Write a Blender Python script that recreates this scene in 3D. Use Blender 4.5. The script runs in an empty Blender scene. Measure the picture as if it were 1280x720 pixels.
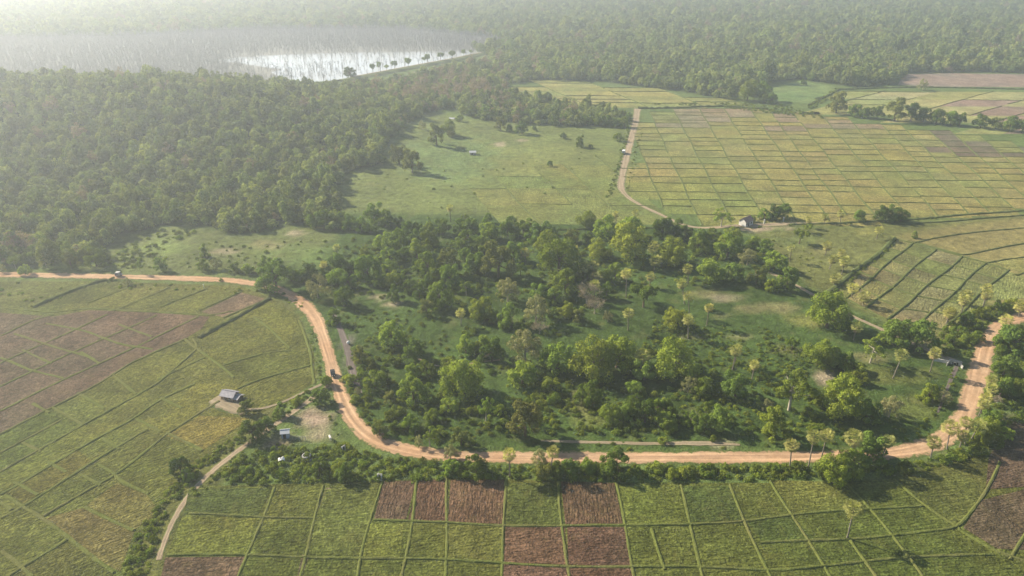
import bpy, math, random
import numpy as np
from mathutils import Vector, Matrix
R = math.radians
rng = random.Random(7)
nr = np.random.default_rng(11)
scene = bpy.context.scene
col = scene.collection

# ------------------------------------------------------------------ camera
CAM_H, PITCH, FOC = 120.0, R(25.7), 914.0        # metres, downward tilt, focal length for a 1280 px wide frame
cam_data = bpy.data.cameras.new('camera')
cam_data.lens = FOC / 1280 * 36.0
cam_data.sensor_width = 36.0
cam_data.clip_start = 1.0
cam_data.clip_end = 20000.0
cam = bpy.data.objects.new('camera', cam_data)
cam.location = (0, 0, CAM_H)
cam.rotation_euler = (math.pi / 2 - PITCH, 0, 0)
col.objects.link(cam)
scene.camera = cam

# ------------------------------------------------------------------ sky, sun, exposure
SUN_EL, SUN_AZ = R(32), R(-61)                    # azimuth from the view direction (+Y), negative = to the left
world = bpy.data.worlds.new('World')
scene.world = world
world.use_nodes = True
wn = world.node_tree.nodes
sky = wn.new('ShaderNodeTexSky')
sky.sky_type = 'NISHITA'
sky.sun_disc = False
sky.sun_elevation = SUN_EL
sky.sun_rotation = SUN_AZ
sky.air_density, sky.dust_density, sky.ozone_density = 1.0, 0.8, 2.5
wn['Background'].inputs['Strength'].default_value = 0.062
world.node_tree.links.new(sky.outputs['Color'], wn['Background'].inputs['Color'])
sun_data = bpy.data.lights.new('sun', 'SUN')
sun_data.energy = 5.0
sun_data.angle = R(0.5)
sun_data.color = (1.0, 0.885, 0.69)
sun = bpy.data.objects.new('sun', sun_data)
sv = Vector((math.sin(SUN_AZ) * math.cos(SUN_EL), math.cos(SUN_AZ) * math.cos(SUN_EL), math.sin(SUN_EL)))
sun.rotation_euler = sv.to_track_quat('Z', 'Y').to_euler()
sun.location = (-300, 200, 300)
col.objects.link(sun)
scene.view_settings.view_transform = 'Standard'
scene.view_settings.look = 'None'
scene.view_settings.exposure = 1.27
scene.view_settings.gamma = 1.0
scene.view_settings.use_curve_mapping = False
scene.render.engine = 'CYCLES'
cy = scene.cycles
cy.max_bounces = 5
cy.diffuse_bounces = 3
cy.glossy_bounces = 2
cy.transmission_bounces = 3
cy.volume_bounces = 3
cy.use_denoising = True
cy.caustics_reflective = False
cy.caustics_refractive = False
cy.sample_clamp_indirect = 6

HAZE_DENSITY, HAZE_ANISO, HAZE_COLOR = 0.00039, 0.56, (0.85, 0.92, 1.0, 1)

# ------------------------------------------------------------------ helpers: picture point <-> ground point
cp, sp = math.cos(PITCH), math.sin(PITCH)
def G(px, py):
    a, v = (px - 640) / FOC, (py - 360) / FOC
    down = sp + v * cp
    t = CAM_H / down
    return (a * t, (cp - v * sp) * t)
def px_per_m(py):                                 # sideways scale on the ground at a picture row
    return FOC * (sp + (py - 360) / FOC * cp) / CAM_H
def dep(py):
    return PITCH + math.atan((py - 360) / FOC)
def P(x, y, z=0.0):                               # numpy: ground to picture
    zc = y * cp - (z - CAM_H) * sp
    zc = np.maximum(zc, 1.0)
    up = y * sp + (z - CAM_H) * cp
    return 640 + FOC * x / zc, 360 - FOC * up / zc
def hill(x, y):
    h = 27.0 * np.exp(-(np.abs((x + 310) / 185.0)) ** 2.4) * np.exp(-((y - 515) / 100.0) ** 2) - 0.8
    return np.maximum(h, 0.0)
def inside(poly, x, y):
    poly = np.asarray(poly, float)
    res = np.zeros(np.shape(x), bool)
    j = len(poly) - 1
    for i in range(len(poly)):
        xi, yi = poly[i]; xj, yj = poly[j]
        c = (yi > y) != (yj > y)
        with np.errstate(divide='ignore', invalid='ignore'):
            res ^= c & (x < (xj - xi) * (y - yi) / (yj - yi + 1e-12) + xi)
        j = i
    return res
def polydist(poly, x, y):                         # distance to a closed polygon's outline
    poly = np.asarray(poly, float)
    best = np.full(np.shape(x), 1e9)
    for i in range(len(poly)):
        ax, ay = poly[i - 1]; bx, by = poly[i]
        dx, dy = bx - ax, by - ay
        t = np.clip(((x - ax) * dx + (y - ay) * dy) / (dx * dx + dy * dy + 1e-9), 0, 1)
        best = np.minimum(best, np.hypot(x - ax - t * dx, y - ay - t * dy))
    return best
def soft(poly, x, y, w):
    d = polydist(poly, x, y)
    s = np.where(inside(poly, x, y), d, -d)
    t = np.clip((s + w) / (2 * w), 0, 1)
    return t * t * (3 - 2 * t)

# ------------------------------------------------------------------ helpers: objects
def tag(o, label=None, cat=None, group=None, kind=None):
    if label: o['label'] = label
    if cat: o['category'] = cat
    if group: o['group'] = group
    if kind: o['kind'] = kind
    return o
def empty(name, loc=(0, 0, 0), rz=0.0):
    o = bpy.data.objects.new(name, None)
    o.location = loc
    o.rotation_euler = (0, 0, rz)
    o.empty_display_size = 0.5
    col.objects.link(o)
    return o
def link(name, me, parent=None):
    o = bpy.data.objects.new(name, me)
    col.objects.link(o)
    if parent: o.parent = parent
    return o
class MB:
    def __init__(s): s.v, s.f, s.a = [], [], []
    def quad(s, a, b, c, d):
        n = len(s.v); s.v += [tuple(a), tuple(b), tuple(c), tuple(d)]; s.f.append((n, n + 1, n + 2, n + 3))
    def poly(s, pts):
        n = len(s.v); s.v += [tuple(p) for p in pts]; s.f.append(tuple(range(n, n + len(pts))))
    def box(s, c, size, rz=0.0, taper=1.0):
        n = len(s.v)
        ca, sa = math.cos(rz), math.sin(rz)
        for dz in (-1, 1):
            k = 1.0 if dz < 0 else taper
            for dx, dy in ((-1, -1), (1, -1), (1, 1), (-1, 1)):
                x, y = dx * size[0] / 2 * k, dy * size[1] / 2 * k
                s.v.append((c[0] + x * ca - y * sa, c[1] + x * sa + y * ca, c[2] + dz * size[2] / 2))
        for q in ((3, 2, 1, 0), (4, 5, 6, 7), (0, 1, 5, 4), (1, 2, 6, 5), (2, 3, 7, 6), (3, 0, 4, 7)):
            s.f.append(tuple(n + i for i in q))
    def tube(s, pts, rad, sides=6, cap=True):
        pts = [Vector(p) for p in pts]
        rings = []
        for i, p in enumerate(pts):
            d = (pts[min(i + 1, len(pts) - 1)] - pts[max(i - 1, 0)]).normalized()
            ref = Vector((0, 0, 1)) if abs(d.z) < 0.9 else Vector((1, 0, 0))
            u = d.cross(ref).normalized(); w = d.cross(u)
            n = len(s.v)
            for k in range(sides):
                a = 2 * math.pi * k / sides
                s.v.append(tuple(p + (u * math.cos(a) + w * math.sin(a)) * rad[i]))
            rings.append(n)
        for a, b in zip(rings[:-1], rings[1:]):
            for k in range(sides):
                s.f.append((a + k, a + (k + 1) % sides, b + (k + 1) % sides, b + k))
        if cap:
            s.f.append(tuple(rings[0] + k for k in range(sides)))
            s.f.append(tuple(rings[-1] + k for k in reversed(range(sides))))
    def ring(s, c, r0, r1, z0, z1, n=20):          # a thick upright ring
        b = len(s.v)
        for r, z in ((r1, z0), (r1, z1), (r0, z1), (r0, z0)):
            for k in range(n):
                a = 2 * math.pi * k / n
                s.v.append((c[0] + r * math.cos(a), c[1] + r * math.sin(a), c[2] + z))
        for j in range(4):
            for k in range(n):
                s.f.append((b + j * n + k, b + j * n + (k + 1) % n, b + ((j + 1) % 4) * n + (k + 1) % n, b + ((j + 1) % 4) * n + k))
    def mesh(s, name, mat, smooth=False):
        me = bpy.data.meshes.new(name)
        me.from_pydata(s.v, [], s.f)
        me.materials.append(mat)
        if smooth:
            me.polygons.foreach_set('use_smooth', [True] * len(me.polygons))
        me.update()
        return me
    def build(s, name, mat, parent=None, smooth=False):
        return link(name, s.mesh(name, mat, smooth), parent)
def quads_mesh(name, V, mat):                      # V: (n,4,3) array of loose leaf faces
    n = len(V)
    me = bpy.data.meshes.new(name)
    me.vertices.add(n * 4)
    me.vertices.foreach_set('co', V.reshape(-1).astype(np.float32))
    me.loops.add(n * 4)
    me.loops.foreach_set('vertex_index', np.arange(n * 4, dtype=np.int32))
    me.polygons.add(n)
    me.polygons.foreach_set('loop_start', np.arange(0, n * 4, 4, dtype=np.int32))
    me.materials.append(mat)
    me.update(calc_edges=True)
    me.validate()
    return me
def color_attr(me, cols, domain='POINT'):
    at = me.color_attributes.new('col', 'FLOAT_COLOR', domain)
    c = np.ones((len(cols), 4), np.float32); c[:, :3] = cols
    at.data.foreach_set('color', c.reshape(-1))

# ------------------------------------------------------------------ materials
class NT:
    def __init__(s, name):
        s.m = bpy.data.materials.new(name); s.m.use_nodes = True
        s.t = s.m.node_tree; s.n = s.t.nodes
        s.out = s.n['Material Output']; s.b = s.n['Principled BSDF']
    def new(s, typ, **kw):
        o = s.n.new(typ)
        for k, v in kw.items(): setattr(o, k, v)
        return o
    def l(s, a, b): s.t.links.new(a, b)
    def pos(s):
        g = s.new('ShaderNodeNewGeometry'); return g.outputs['Position']
    def noise(s, vec, scale, detail=3.0, rough=0.55, dist=0.0):
        o = s.new('ShaderNodeTexNoise')
        o.inputs['Scale'].default_value = scale; o.inputs['Detail'].default_value = detail
        o.inputs['Roughness'].default_value = rough; o.inputs['Distortion'].default_value = dist
        s.l(vec, o.inputs['Vector']); return o.outputs['Fac']
    def rng(s, v, a, b, c, d):
        o = s.new('ShaderNodeMapRange'); s.l(v, o.inputs[0])
        for i, k in enumerate((a, b, c, d)): o.inputs[i + 1].default_value = k
        return o.outputs[0]
    def math(s, op, a, b=None):
        o = s.new('ShaderNodeMath', operation=op)
        for i, k in enumerate((a, b)):
            if k is None: continue
            if isinstance(k, (int, float)): o.inputs[i].default_value = k
            else: s.l(k, o.inputs[i])
        return o.outputs[0]
    def mix(s, fac, a, b, mode='MIX'):
        o = s.new('ShaderNodeMix', data_type='RGBA', blend_type=mode)
        for i, k in ((0, fac), (6, a), (7, b)):
            if isinstance(k, (int, float)): o.inputs[i].default_value = k
            elif isinstance(k, tuple): o.inputs[i].default_value = (*k[:3], 1)
            else: s.l(k, o.inputs[i])
        return o.outputs[2]
    def scale(s, c, f):
        o = s.new('ShaderNodeVectorMath', operation='SCALE')
        s.l(c, o.inputs[0])
        if isinstance(f, (int, float)): o.inputs['Scale'].default_value = f
        else: s.l(f, o.inputs['Scale'])
        return o.outputs[0]
    def bump(s, h, strength, dist):
        o = s.new('ShaderNodeBump'); o.inputs['Strength'].default_value = strength; o.inputs['Distance'].default_value = dist
        s.l(h, o.inputs['Height']); s.l(o.outputs[0], s.b.inputs['Normal']); return o
    def fin(s, colr=None, rough=0.9, spec=0.15):
        if isinstance(colr, tuple): s.b.inputs['Base Color'].default_value = (*colr[:3], 1)
        elif colr is not None: s.l(colr, s.b.inputs['Base Color'])
        s.b.inputs['Roughness'].default_value = rough
        s.b.inputs['Specular IOR Level'].default_value = spec
        return s.m
def plain(name, c, rough=0.8, var=0.25, sc=3.0, spec=0.2, metal=0.0):
    t = NT(name); tc = t.new('ShaderNodeTexCoord').outputs['Object']
    n = t.noise(tc, sc, 4); f = t.rng(n, 0.25, 0.75, 1 - var, 1 + var)
    t.b.inputs['Metallic'].default_value = metal
    t.l(t.scale(t.mix(0.0, c, c), f), t.b.inputs['Base Color'])
    return t.fin(None, rough, spec)
def leaf_mat(name, c, c2, var=0.35, trans=0.30, sc=0.35):
    t = NT(name)
    t.n.remove(t.b)
    oi = t.new('ShaderNodeObjectInfo').outputs['Random']
    tc = t.new('ShaderNodeTexCoord').outputs['Object']
    n = t.noise(tc, sc, 2.0)
    n2 = t.noise(tc, 2.2, 1.0)
    hue = t.math('ADD', t.math('MULTIPLY', oi, 0.65), t.math('MULTIPLY', t.math('SUBTRACT', n, 0.35), 0.9))
    cc = t.mix(t.math('MINIMUM', t.math('MAXIMUM', hue, 0.0), 1.0), c, c2)
    f = t.math('MULTIPLY', t.rng(t.math('FRACT', t.math('MULTIPLY', oi, 7.31)), 0, 1, 1 - var, 1 + var), t.rng(n2, 0.3, 0.7, 0.72, 1.3))
    cc = t.scale(cc, f)
    d = t.new('ShaderNodeBsdfDiffuse'); tr = t.new('ShaderNodeBsdfTranslucent'); mx = t.new('ShaderNodeMixShader')
    t.l(cc, d.inputs['Color'])
    t.l(t.mix(1.0, cc, (1.15, 1.25, 0.42), 'MULTIPLY'), tr.inputs['Color'])
    mx.inputs[0].default_value = trans
    t.l(d.outputs[0], mx.inputs[1]); t.l(tr.outputs[0], mx.inputs[2]); t.l(mx.outputs[0], t.out.inputs['Surface'])
    return t.m
def bark(name, c):
    t = NT(name); tc = t.new('ShaderNodeTexCoord').outputs['Object']
    n = t.noise(tc, 2.5, 4)
    t.bump(n, 0.6, 0.1)
    return t.fin(t.mix(n, tuple(k * 0.55 for k in c), tuple(k * 1.4 for k in c)), 0.95, 0.05)

M = {}
M['leaf_dark'] = leaf_mat('leaf_dark', (0.094, 0.151, 0.030), (0.161, 0.216, 0.040))
M['leaf_green'] = leaf_mat('leaf_green', (0.132, 0.198, 0.032), (0.216, 0.257, 0.041))
M['leaf_bright'] = leaf_mat('leaf_bright', (0.163, 0.221, 0.032), (0.245, 0.256, 0.038), 0.2)
M['leaf_yellow'] = leaf_mat('leaf_yellow', (0.189, 0.233, 0.030), (0.224, 0.252, 0.038), 0.15)
M['leaf_pale'] = leaf_mat('leaf_pale', (0.221, 0.230, 0.109), (0.292, 0.270, 0.137), 0.2)
M['leaf_olive'] = leaf_mat('leaf_olive', (0.124, 0.155, 0.040), (0.186, 0.180, 0.052), 0.2)
M['leaf_forest'] = leaf_mat('leaf_forest', (0.122, 0.173, 0.050), (0.268, 0.273, 0.095), 0.4)
M['leaf_forest_dark'] = leaf_mat('leaf_forest_dark', (0.106, 0.149, 0.050), (0.194, 0.219, 0.077), 0.35)
M['leaf_forest_pale'] = leaf_mat('leaf_forest_pale', (0.226, 0.180, 0.123), (0.271, 0.200, 0.162), 0.2, 0.3)
M['twig'] = leaf_mat('twig', (0.27, 0.235, 0.18), (0.33, 0.25, 0.20), 0.12, 0.2)
M['dead_twig'] = leaf_mat('dead_twig', (0.22, 0.22, 0.215), (0.30, 0.29, 0.285), 0.2, 0.1)
M['frond'] = leaf_mat('frond', (0.255, 0.272, 0.090), (0.403, 0.363, 0.122), 0.2, 0.35, 0.9)
M['frond_dead'] = leaf_mat('frond_dead', (0.30, 0.22, 0.12), (0.34, 0.27, 0.17), 0.1, 0.25, 0.9)
M['shrub'] = leaf_mat('shrub', (0.084, 0.137, 0.023), (0.231, 0.251, 0.039), 0.35)
M['bark_brown'] = bark('bark_brown', (0.13, 0.095, 0.07))
M['bark_pale'] = bark('bark_pale', (0.34, 0.30, 0.24))
M['bark_palm'] = bark('bark_palm', (0.19, 0.165, 0.135))
M['concrete'] = plain('concrete', (0.32, 0.31, 0.285), 0.9, 0.3)
M['concrete_pale'] = plain('concrete_pale', (0.46, 0.455, 0.43), 0.85, 0.2)
M['roof_grey'] = plain('roof_grey', (0.235, 0.225, 0.255), 0.6, 0.3, 1.2)
M['roof_dark'] = plain('roof_dark', (0.24, 0.24, 0.27), 0.7, 0.25, 1.2)
M['roof_tile'] = plain('roof_tile', (0.30, 0.19, 0.155), 0.85, 0.3, 2.0)
M['roof_white'] = plain('roof_white', (0.44, 0.45, 0.47), 0.5, 0.1)
M['white_paint'] = plain('white_paint', (0.62, 0.60, 0.57), 0.6, 0.08)
M['blue_paint'] = plain('blue_paint', (0.36, 0.39, 0.47), 0.6, 0.12)
M['wood_dark'] = plain('wood_dark', (0.12, 0.085, 0.06), 0.9, 0.35)
M['wood_grey'] = plain('wood_grey', (0.33, 0.30, 0.26), 0.9, 0.3)
M['mud_wall'] = plain('mud_wall', (0.36, 0.25, 0.17), 0.95, 0.2)
M['black'] = plain('black', (0.02, 0.02, 0.022), 0.6, 0.2)
M['rubber'] = plain('rubber', (0.03, 0.03, 0.03), 0.8, 0.2)
M['car_dark'] = plain('car_dark', (0.035, 0.04, 0.045), 0.3, 0.05, 1, 0.5)
M['car_white'] = plain('car_white', (0.62, 0.62, 0.60), 0.3, 0.04, 1, 0.5)
M['car_mauve'] = plain('car_mauve', (0.20, 0.15, 0.17), 0.35, 0.05, 1, 0.5)
M['glass'] = plain('glass', (0.10, 0.12, 0.13), 0.08, 0.05, 1, 0.6)
M['cloth_white'] = plain('cloth_white', (0.66, 0.66, 0.63), 0.9, 0.06)
M['cow_hide'] = plain('cow_hide', (0.50, 0.47, 0.44), 0.9, 0.3, 2.2)
M['skin'] = plain('skin', (0.20, 0.12, 0.08), 0.7, 0.05)
M['lamp_glass'] = plain('lamp_glass', (0.8, 0.8, 0.75), 0.15, 0.02, 1, 0.6)
# ================================================================== the setting: ground
FOREST_HILL = [(-900, 345), (0, 333), (60, 331), (128, 327), (140, 300), (180, 288), (225, 278), (265, 288), (300, 296), (335, 288), (370, 280), (420, 288),
               (424, 262), (415, 236), (438, 216), (475, 208), (482, 188), (502, 166), (528, 150), (560, 136), (592, 150), (640, 155),
               (700, 158), (775, 158), (784, 146), (760, 138), (700, 133), (650, 124), (620, 112), (640, 105), (680, 100), (650, 86), (600, 80), (566, 87), (512, 99), (450, 110), (345, 114), (200, 112), (-900, 112)]
FOREST_FAR = [(600, 66), (590, 60), (640, 56), (612, 46), (500, 36), (330, 36), (150, 45), (-700, 56), (-2500, 40), (-2600, -32), (3900, -32), (3900, 60), (1900, 84), (1280, 91), (1190, 90), (1128, 92), (1120, 104),
              (1085, 110), (1040, 106), (1000, 99), (962, 104), (930, 120), (906, 124), (850, 114), (760, 103), (684, 100), (640, 84)]
LAKE = [(-1400, 112), (345, 106), (440, 99), (512, 85.5), (566, 75.5), (600, 68.5), (650, 58), (612, 46), (500, 36), (330, 36), (150, 45), (-700, 56), (-2000, 70)]
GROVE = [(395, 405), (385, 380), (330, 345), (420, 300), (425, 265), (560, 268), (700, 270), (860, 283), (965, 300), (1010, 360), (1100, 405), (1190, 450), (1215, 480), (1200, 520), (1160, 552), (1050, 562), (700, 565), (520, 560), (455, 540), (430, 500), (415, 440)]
MEADOW = [(424, 268), (412, 238), (438, 214), (475, 206), (482, 188), (502, 166), (540, 145), (600, 152), (785, 160), (790, 180), (776, 240), (850, 282), (700, 288), (560, 285)]
GLADE = [(-100, 400), (0, 345), (128, 330), (145, 300), (225, 280), (300, 296), (370, 282), (480, 286), (470, 330), (400, 350), (330, 345), (0, 343)]
RIGHT_GRASS = [(940, 290), (1040, 282), (1280, 268), (1500, 260), (1500, 420), (1280, 400), (1215, 405), (1190, 440), (1010, 358)]
DRYFLAT = [(1120, 296), (1180, 284), (1280, 272), (1500, 262), (1500, 400), (1280, 390), (1215, 370), (1240, 330), (1200, 318)]
LEFTLOW = [(-900, 352), (0, 350), (300, 356), (370, 380), (400, 470), (300, 560), (200, 720), (150, 900), (-900, 900)]
BOTTOM = [(200, 720), (240, 612), (480, 602), (760, 606), (1050, 606), (1190, 570), (1400, 540), (1500, 900), (150, 900)]

xs = np.concatenate([-np.geomspace(480, 7000, 70)[::-1][:-1], np.arange(-480, 480.1, 3.0), np.geomspace(480, 7000, 70)[1:]])
ys = np.concatenate([[-7000, -2500, -800, -200, -40, 20], np.arange(50, 720, 3.0), np.arange(720, 1300, 9.0), np.geomspace(1300, 8000, 60)])
gx, gy = np.meshgrid(xs, ys)
gz = hill(gx, gy)
nxg, nyg = len(xs), len(ys)
co = np.stack([gx, gy, gz], -1).reshape(-1, 3)
px_, py_ = P(np.where(gy < 30, gx * 3, gx).reshape(-1), np.maximum(gy, 30).reshape(-1))
C = np.tile(np.array([0.085, 0.120, 0.034]), (len(co), 1))
def paint(mask, c, k=1.0):
    global C
    m = (mask * k)[:, None]
    C = C * (1 - m) + np.array(c) * m
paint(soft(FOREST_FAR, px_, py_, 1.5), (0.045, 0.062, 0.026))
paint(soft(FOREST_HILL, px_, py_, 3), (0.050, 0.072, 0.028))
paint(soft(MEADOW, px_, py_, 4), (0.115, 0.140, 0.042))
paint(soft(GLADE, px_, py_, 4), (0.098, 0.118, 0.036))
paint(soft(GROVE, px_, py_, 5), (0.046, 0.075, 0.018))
paint(soft(RIGHT_GRASS, px_, py_, 6), (0.102, 0.110, 0.034))
paint(soft(DRYFLAT, px_, py_, 6), (0.185, 0.160, 0.060))
paint(soft(LEFTLOW, px_, py_, 3), (0.100, 0.105, 0.030))
paint(soft(BOTTOM, px_, py_, 3), (0.058, 0.070, 0.020))
def blob(x, y, rx, ry, c, k=1.0):
    d = ((px_ - x) / rx) ** 2 + ((py_ - y) / ry) ** 2
    wob = 0.6 * np.sin(co[:, 0] * 0.31 + y) * np.sin(co[:, 1] * 0.23 + x) + 0.25 * np.sin(co[:, 0] * 0.71) * np.sin(co[:, 1] * 0.57)
    paint(np.clip(1.35 - d + wob, 0, 1), c, k)
SAND, TAN, STRAW, PINKSOIL = (0.34, 0.27, 0.19), (0.24, 0.20, 0.10), (0.22, 0.21, 0.06), (0.30, 0.22, 0.165)
for b in ((392, 525, 22, 13, PINKSOIL, .9), (398, 545, 14, 8, SAND, .7), (352, 553, 16, 7, PINKSOIL, .7), (282, 503, 12, 7, SAND, .95), (300, 517, 9, 4, SAND, .9),
          (368, 292, 11, 3, SAND, .6), (280, 315, 18, 5, SAND, .5), (335, 306, 22, 6, TAN, .6), (475, 372, 13, 4, SAND, .7), (492, 381, 12, 3, SAND, .8), (452, 366, 10, 3, TAN, .6),
          (910, 372, 22, 6, SAND, .55), (960, 385, 34, 7, TAN, .75), (1010, 400, 34, 8, STRAW, .7), (880, 366, 26, 5, TAN, .6), (865, 420, 18, 4, TAN, .6), (930, 422, 16, 4, TAN, .5),
          (725, 500, 14, 18, TAN, .45), (740, 520, 30, 12, STRAW, .35), (980, 438, 20, 6, TAN, .5), (1033, 470, 14, 10, SAND, .8), (1045, 484, 12, 6, TAN, .8), (1085, 446, 30, 7, TAN, .6), (1120, 470, 50, 12, STRAW, .45), (1140, 510, 40, 18, STRAW, .3),
          (625, 180, 8, 3, SAND, .7), (652, 176, 7, 2, SAND, .8), (720, 222, 12, 3, SAND, .6), (640, 210, 60, 12, STRAW, .3), (560, 200, 60, 30, (0.10, 0.16, 0.06), .5), (700, 200, 70, 22, STRAW, .25),
          (745, 345, 20, 8, TAN, .55), (900, 395, 10, 4, TAN, .4), (1025, 314, 14, 5, TAN, .7), (1000, 300, 40, 8, (.10, .13, .04), .6),
          (1085, 290, 16, 5, STRAW, .6), (1050, 320, 60, 20, (0.14, 0.15, 0.05), .6), (1262, 545, 30, 28, (0.09, 0.065, 0.045), .9), (1245, 640, 34, 26, (0.115, 0.085, 0.055), .8), (1205, 610, 40, 18, (0.15, 0.14, 0.05), .5),
          (945, 285, 40, 4, PINKSOIL, .8), (1160, 425, 14, 12, TAN, .8), (1150, 408, 20, 5, TAN, .6), (900, 552, 22, 4, SAND, .6), (437, 445, 6, 22, (.17, .14, .13), .9),
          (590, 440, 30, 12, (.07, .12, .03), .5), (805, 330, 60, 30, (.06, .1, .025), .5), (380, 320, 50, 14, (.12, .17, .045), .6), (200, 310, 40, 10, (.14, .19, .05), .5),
          (0, 368, 120, 12, (.085, .135, .045), .8), (45, 375, 60, 4, STRAW, .3), (1240, 120, 40, 5, STRAW, .4)):
    blob(*b[:5], b[5] * (.75 if b[4] in (TAN, STRAW) else 1))
faces = []
idx = np.arange(nxg * nyg).reshape(nyg, nxg)
fq = np.stack([idx[:-1, :-1], idx[:-1, 1:], idx[1:, 1:], idx[1:, :-1]], -1).reshape(-1, 4)
me = bpy.data.meshes.new('ground')
me.vertices.add(len(co)); me.vertices.foreach_set('co', co.reshape(-1).astype(np.float32))
me.loops.add(fq.size); me.loops.foreach_set('vertex_index', fq.reshape(-1).astype(np.int32))
me.polygons.add(len(fq)); me.polygons.foreach_set('loop_start', np.arange(0, fq.size, 4, dtype=np.int32))
me.update(calc_edges=True)
me.polygons.foreach_set('use_smooth', [True] * len(fq))
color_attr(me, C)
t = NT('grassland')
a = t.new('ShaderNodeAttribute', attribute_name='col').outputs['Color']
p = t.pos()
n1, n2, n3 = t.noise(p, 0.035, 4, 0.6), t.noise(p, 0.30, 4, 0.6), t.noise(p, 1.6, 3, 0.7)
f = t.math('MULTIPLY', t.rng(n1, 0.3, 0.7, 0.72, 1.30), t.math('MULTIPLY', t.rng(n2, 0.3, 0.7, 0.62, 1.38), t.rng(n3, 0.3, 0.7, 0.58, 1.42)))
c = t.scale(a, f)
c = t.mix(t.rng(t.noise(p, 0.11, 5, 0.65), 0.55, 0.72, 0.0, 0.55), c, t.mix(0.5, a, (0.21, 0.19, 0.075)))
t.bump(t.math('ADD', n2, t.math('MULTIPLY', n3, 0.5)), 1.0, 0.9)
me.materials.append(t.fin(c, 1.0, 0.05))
ground = tag(link('ground', me), 'grassy lowland plain rising to a low wooded hill', 'ground', kind='structure')

# ------------------------------------------------------------------ field parcels: sheets just above the ground
t = NT('field_crop')
a = t.new('ShaderNodeAttribute', attribute_name='col').outputs['Color']
p = t.pos()
uv = t.new('ShaderNodeUVMap', uv_map='rows').outputs[0]
n1, n2, n3 = t.noise(p, 0.09, 4, 0.6), t.noise(p, 0.55, 4, 0.65), t.noise(p, 1.9, 2, 0.7)
mp = t.new('ShaderNodeMapping'); mp.inputs['Scale'].default_value = (1.0, 0.16, 1.0); t.l(uv, mp.inputs['Vector'])
rows = t.noise(mp.outputs[0], 1.9, 2, 0.5)
f = t.math('MULTIPLY', t.rng(n1, 0.3, 0.7, 0.66, 1.34), t.math('MULTIPLY', t.rng(n2, 0.3, 0.7, 0.66, 1.34), t.rng(rows, 0.3, 0.7, 0.78, 1.22)))
n6 = t.noise(p, 0.95, 3, 0.75, 0.4)
f = t.math('MULTIPLY', f, t.math('MULTIPLY', t.rng(n3, 0.3, 0.7, 0.62, 1.38), t.rng(n6, 0.32, 0.68, 0.66, 1.34)))
c = t.scale(a, f)
c = t.mix(t.rng(t.noise(p, 0.16, 5, 0.7, 0.6), 0.54, 0.74, 0.0, 0.5), c, t.mix(0.45, a, (0.26, 0.22, 0.07)))
n5 = t.noise(p, 0.014, 4, 0.6)
c = t.mix(t.rng(n5, 0.40, 0.66, 0.0, 0.45), c, t.scale(t.mix(1.0, a, (1.25, 1.02, 0.85), 'MULTIPLY'), f))
c = t.mix(t.rng(n5, 0.52, 0.34, 0.0, 0.5), c, t.scale(t.mix(1.0, a, (0.72, 0.95, 0.80), 'MULTIPLY'), f))
t.bump(t.math('ADD', rows, t.math('ADD', n2, t.math('MULTIPLY', n3, 0.8))), 1.0, 0.50)
M['field'] = t.fin(c, 1.0, 0.05)
def parcels(name, cells, z, label):
    """cells: [(ground polygon, colour, row direction angle)] joined into one flat sheet of crop"""
    v, f, cc, uvs = [], [], [], []
    for i, (poly, c, ang) in enumerate(cells):
        n = len(v)
        v += [(x, y, z + (i % 9) * .004) for x, y in poly]
        f.append(tuple(range(n, n + len(poly))))
        cc += [c] * len(poly)
        ca, sa = math.cos(ang), math.sin(ang)
        uvs += [(-x * sa + y * ca, x * ca + y * sa) for x, y in poly]
    me = bpy.data.meshes.new(name)
    me.from_pydata(v, [], f)
    color_attr(me, np.array(cc))
    ul = me.uv_layers.new(name='rows')
    li = np.zeros(len(me.loops), np.int32); me.loops.foreach_get('vertex_index', li)
    ul.data.foreach_set('uv', np.array(uvs, np.float32)[li].reshape(-1))
    me.materials.append(M['field']); me.update()
    return tag(link(name, me), label, 'field', kind='structure')
def jit(c, k=0.14):
    s = 1 + rng.uniform(-k, k)
    return (c[0] * s * rng.uniform(.97, 1.03), c[1] * s, c[2] * s * rng.uniform(.95, 1.05))

# ------------------------------------------------------------------ earth banks between the parcels
t = NT('bank_grass')
p = t.pos()
n = t.noise(p, 0.8, 4, 0.7); n2 = t.noise(p, 0.05, 3)
c = t.mix(n, (0.055, 0.080, 0.018), (0.155, 0.165, 0.045))
c = t.mix(t.rng(n2, 0.45, 0.7, 0, 0.6), c, (0.13, 0.115, 0.05))
t.bump(t.noise(p, 2.0, 3, 0.7), 1.0, 0.4)
M['bank'] = t.fin(c, 1.0, 0.05)
t = NT('bank_dark'); n = t.noise(t.pos(), 0.5, 4, 0.7)
M['bank_dark'] = t.fin(t.mix(n, (0.050, 0.072, 0.022), (0.110, 0.125, 0.040)), 1.0, 0.05)
def resample(pts, step):
    pts = [np.array(p, float) for p in pts]
    out = []
    for a, b in zip(pts[:-1], pts[1:]):
        n = max(1, int(np.linalg.norm(b - a) / step))
        out += [a + (b - a) * i / n for i in range(n)]
    out.append(pts[-1])
    return np.array(out)
def smooth_line(pts, step, it=2):
    p = resample(pts, step)
    for _ in range(it):
        q = p.copy(); q[1:-1] = (p[:-2] + 2 * p[1:-1] + p[2:]) / 4; p = q
    return p
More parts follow.
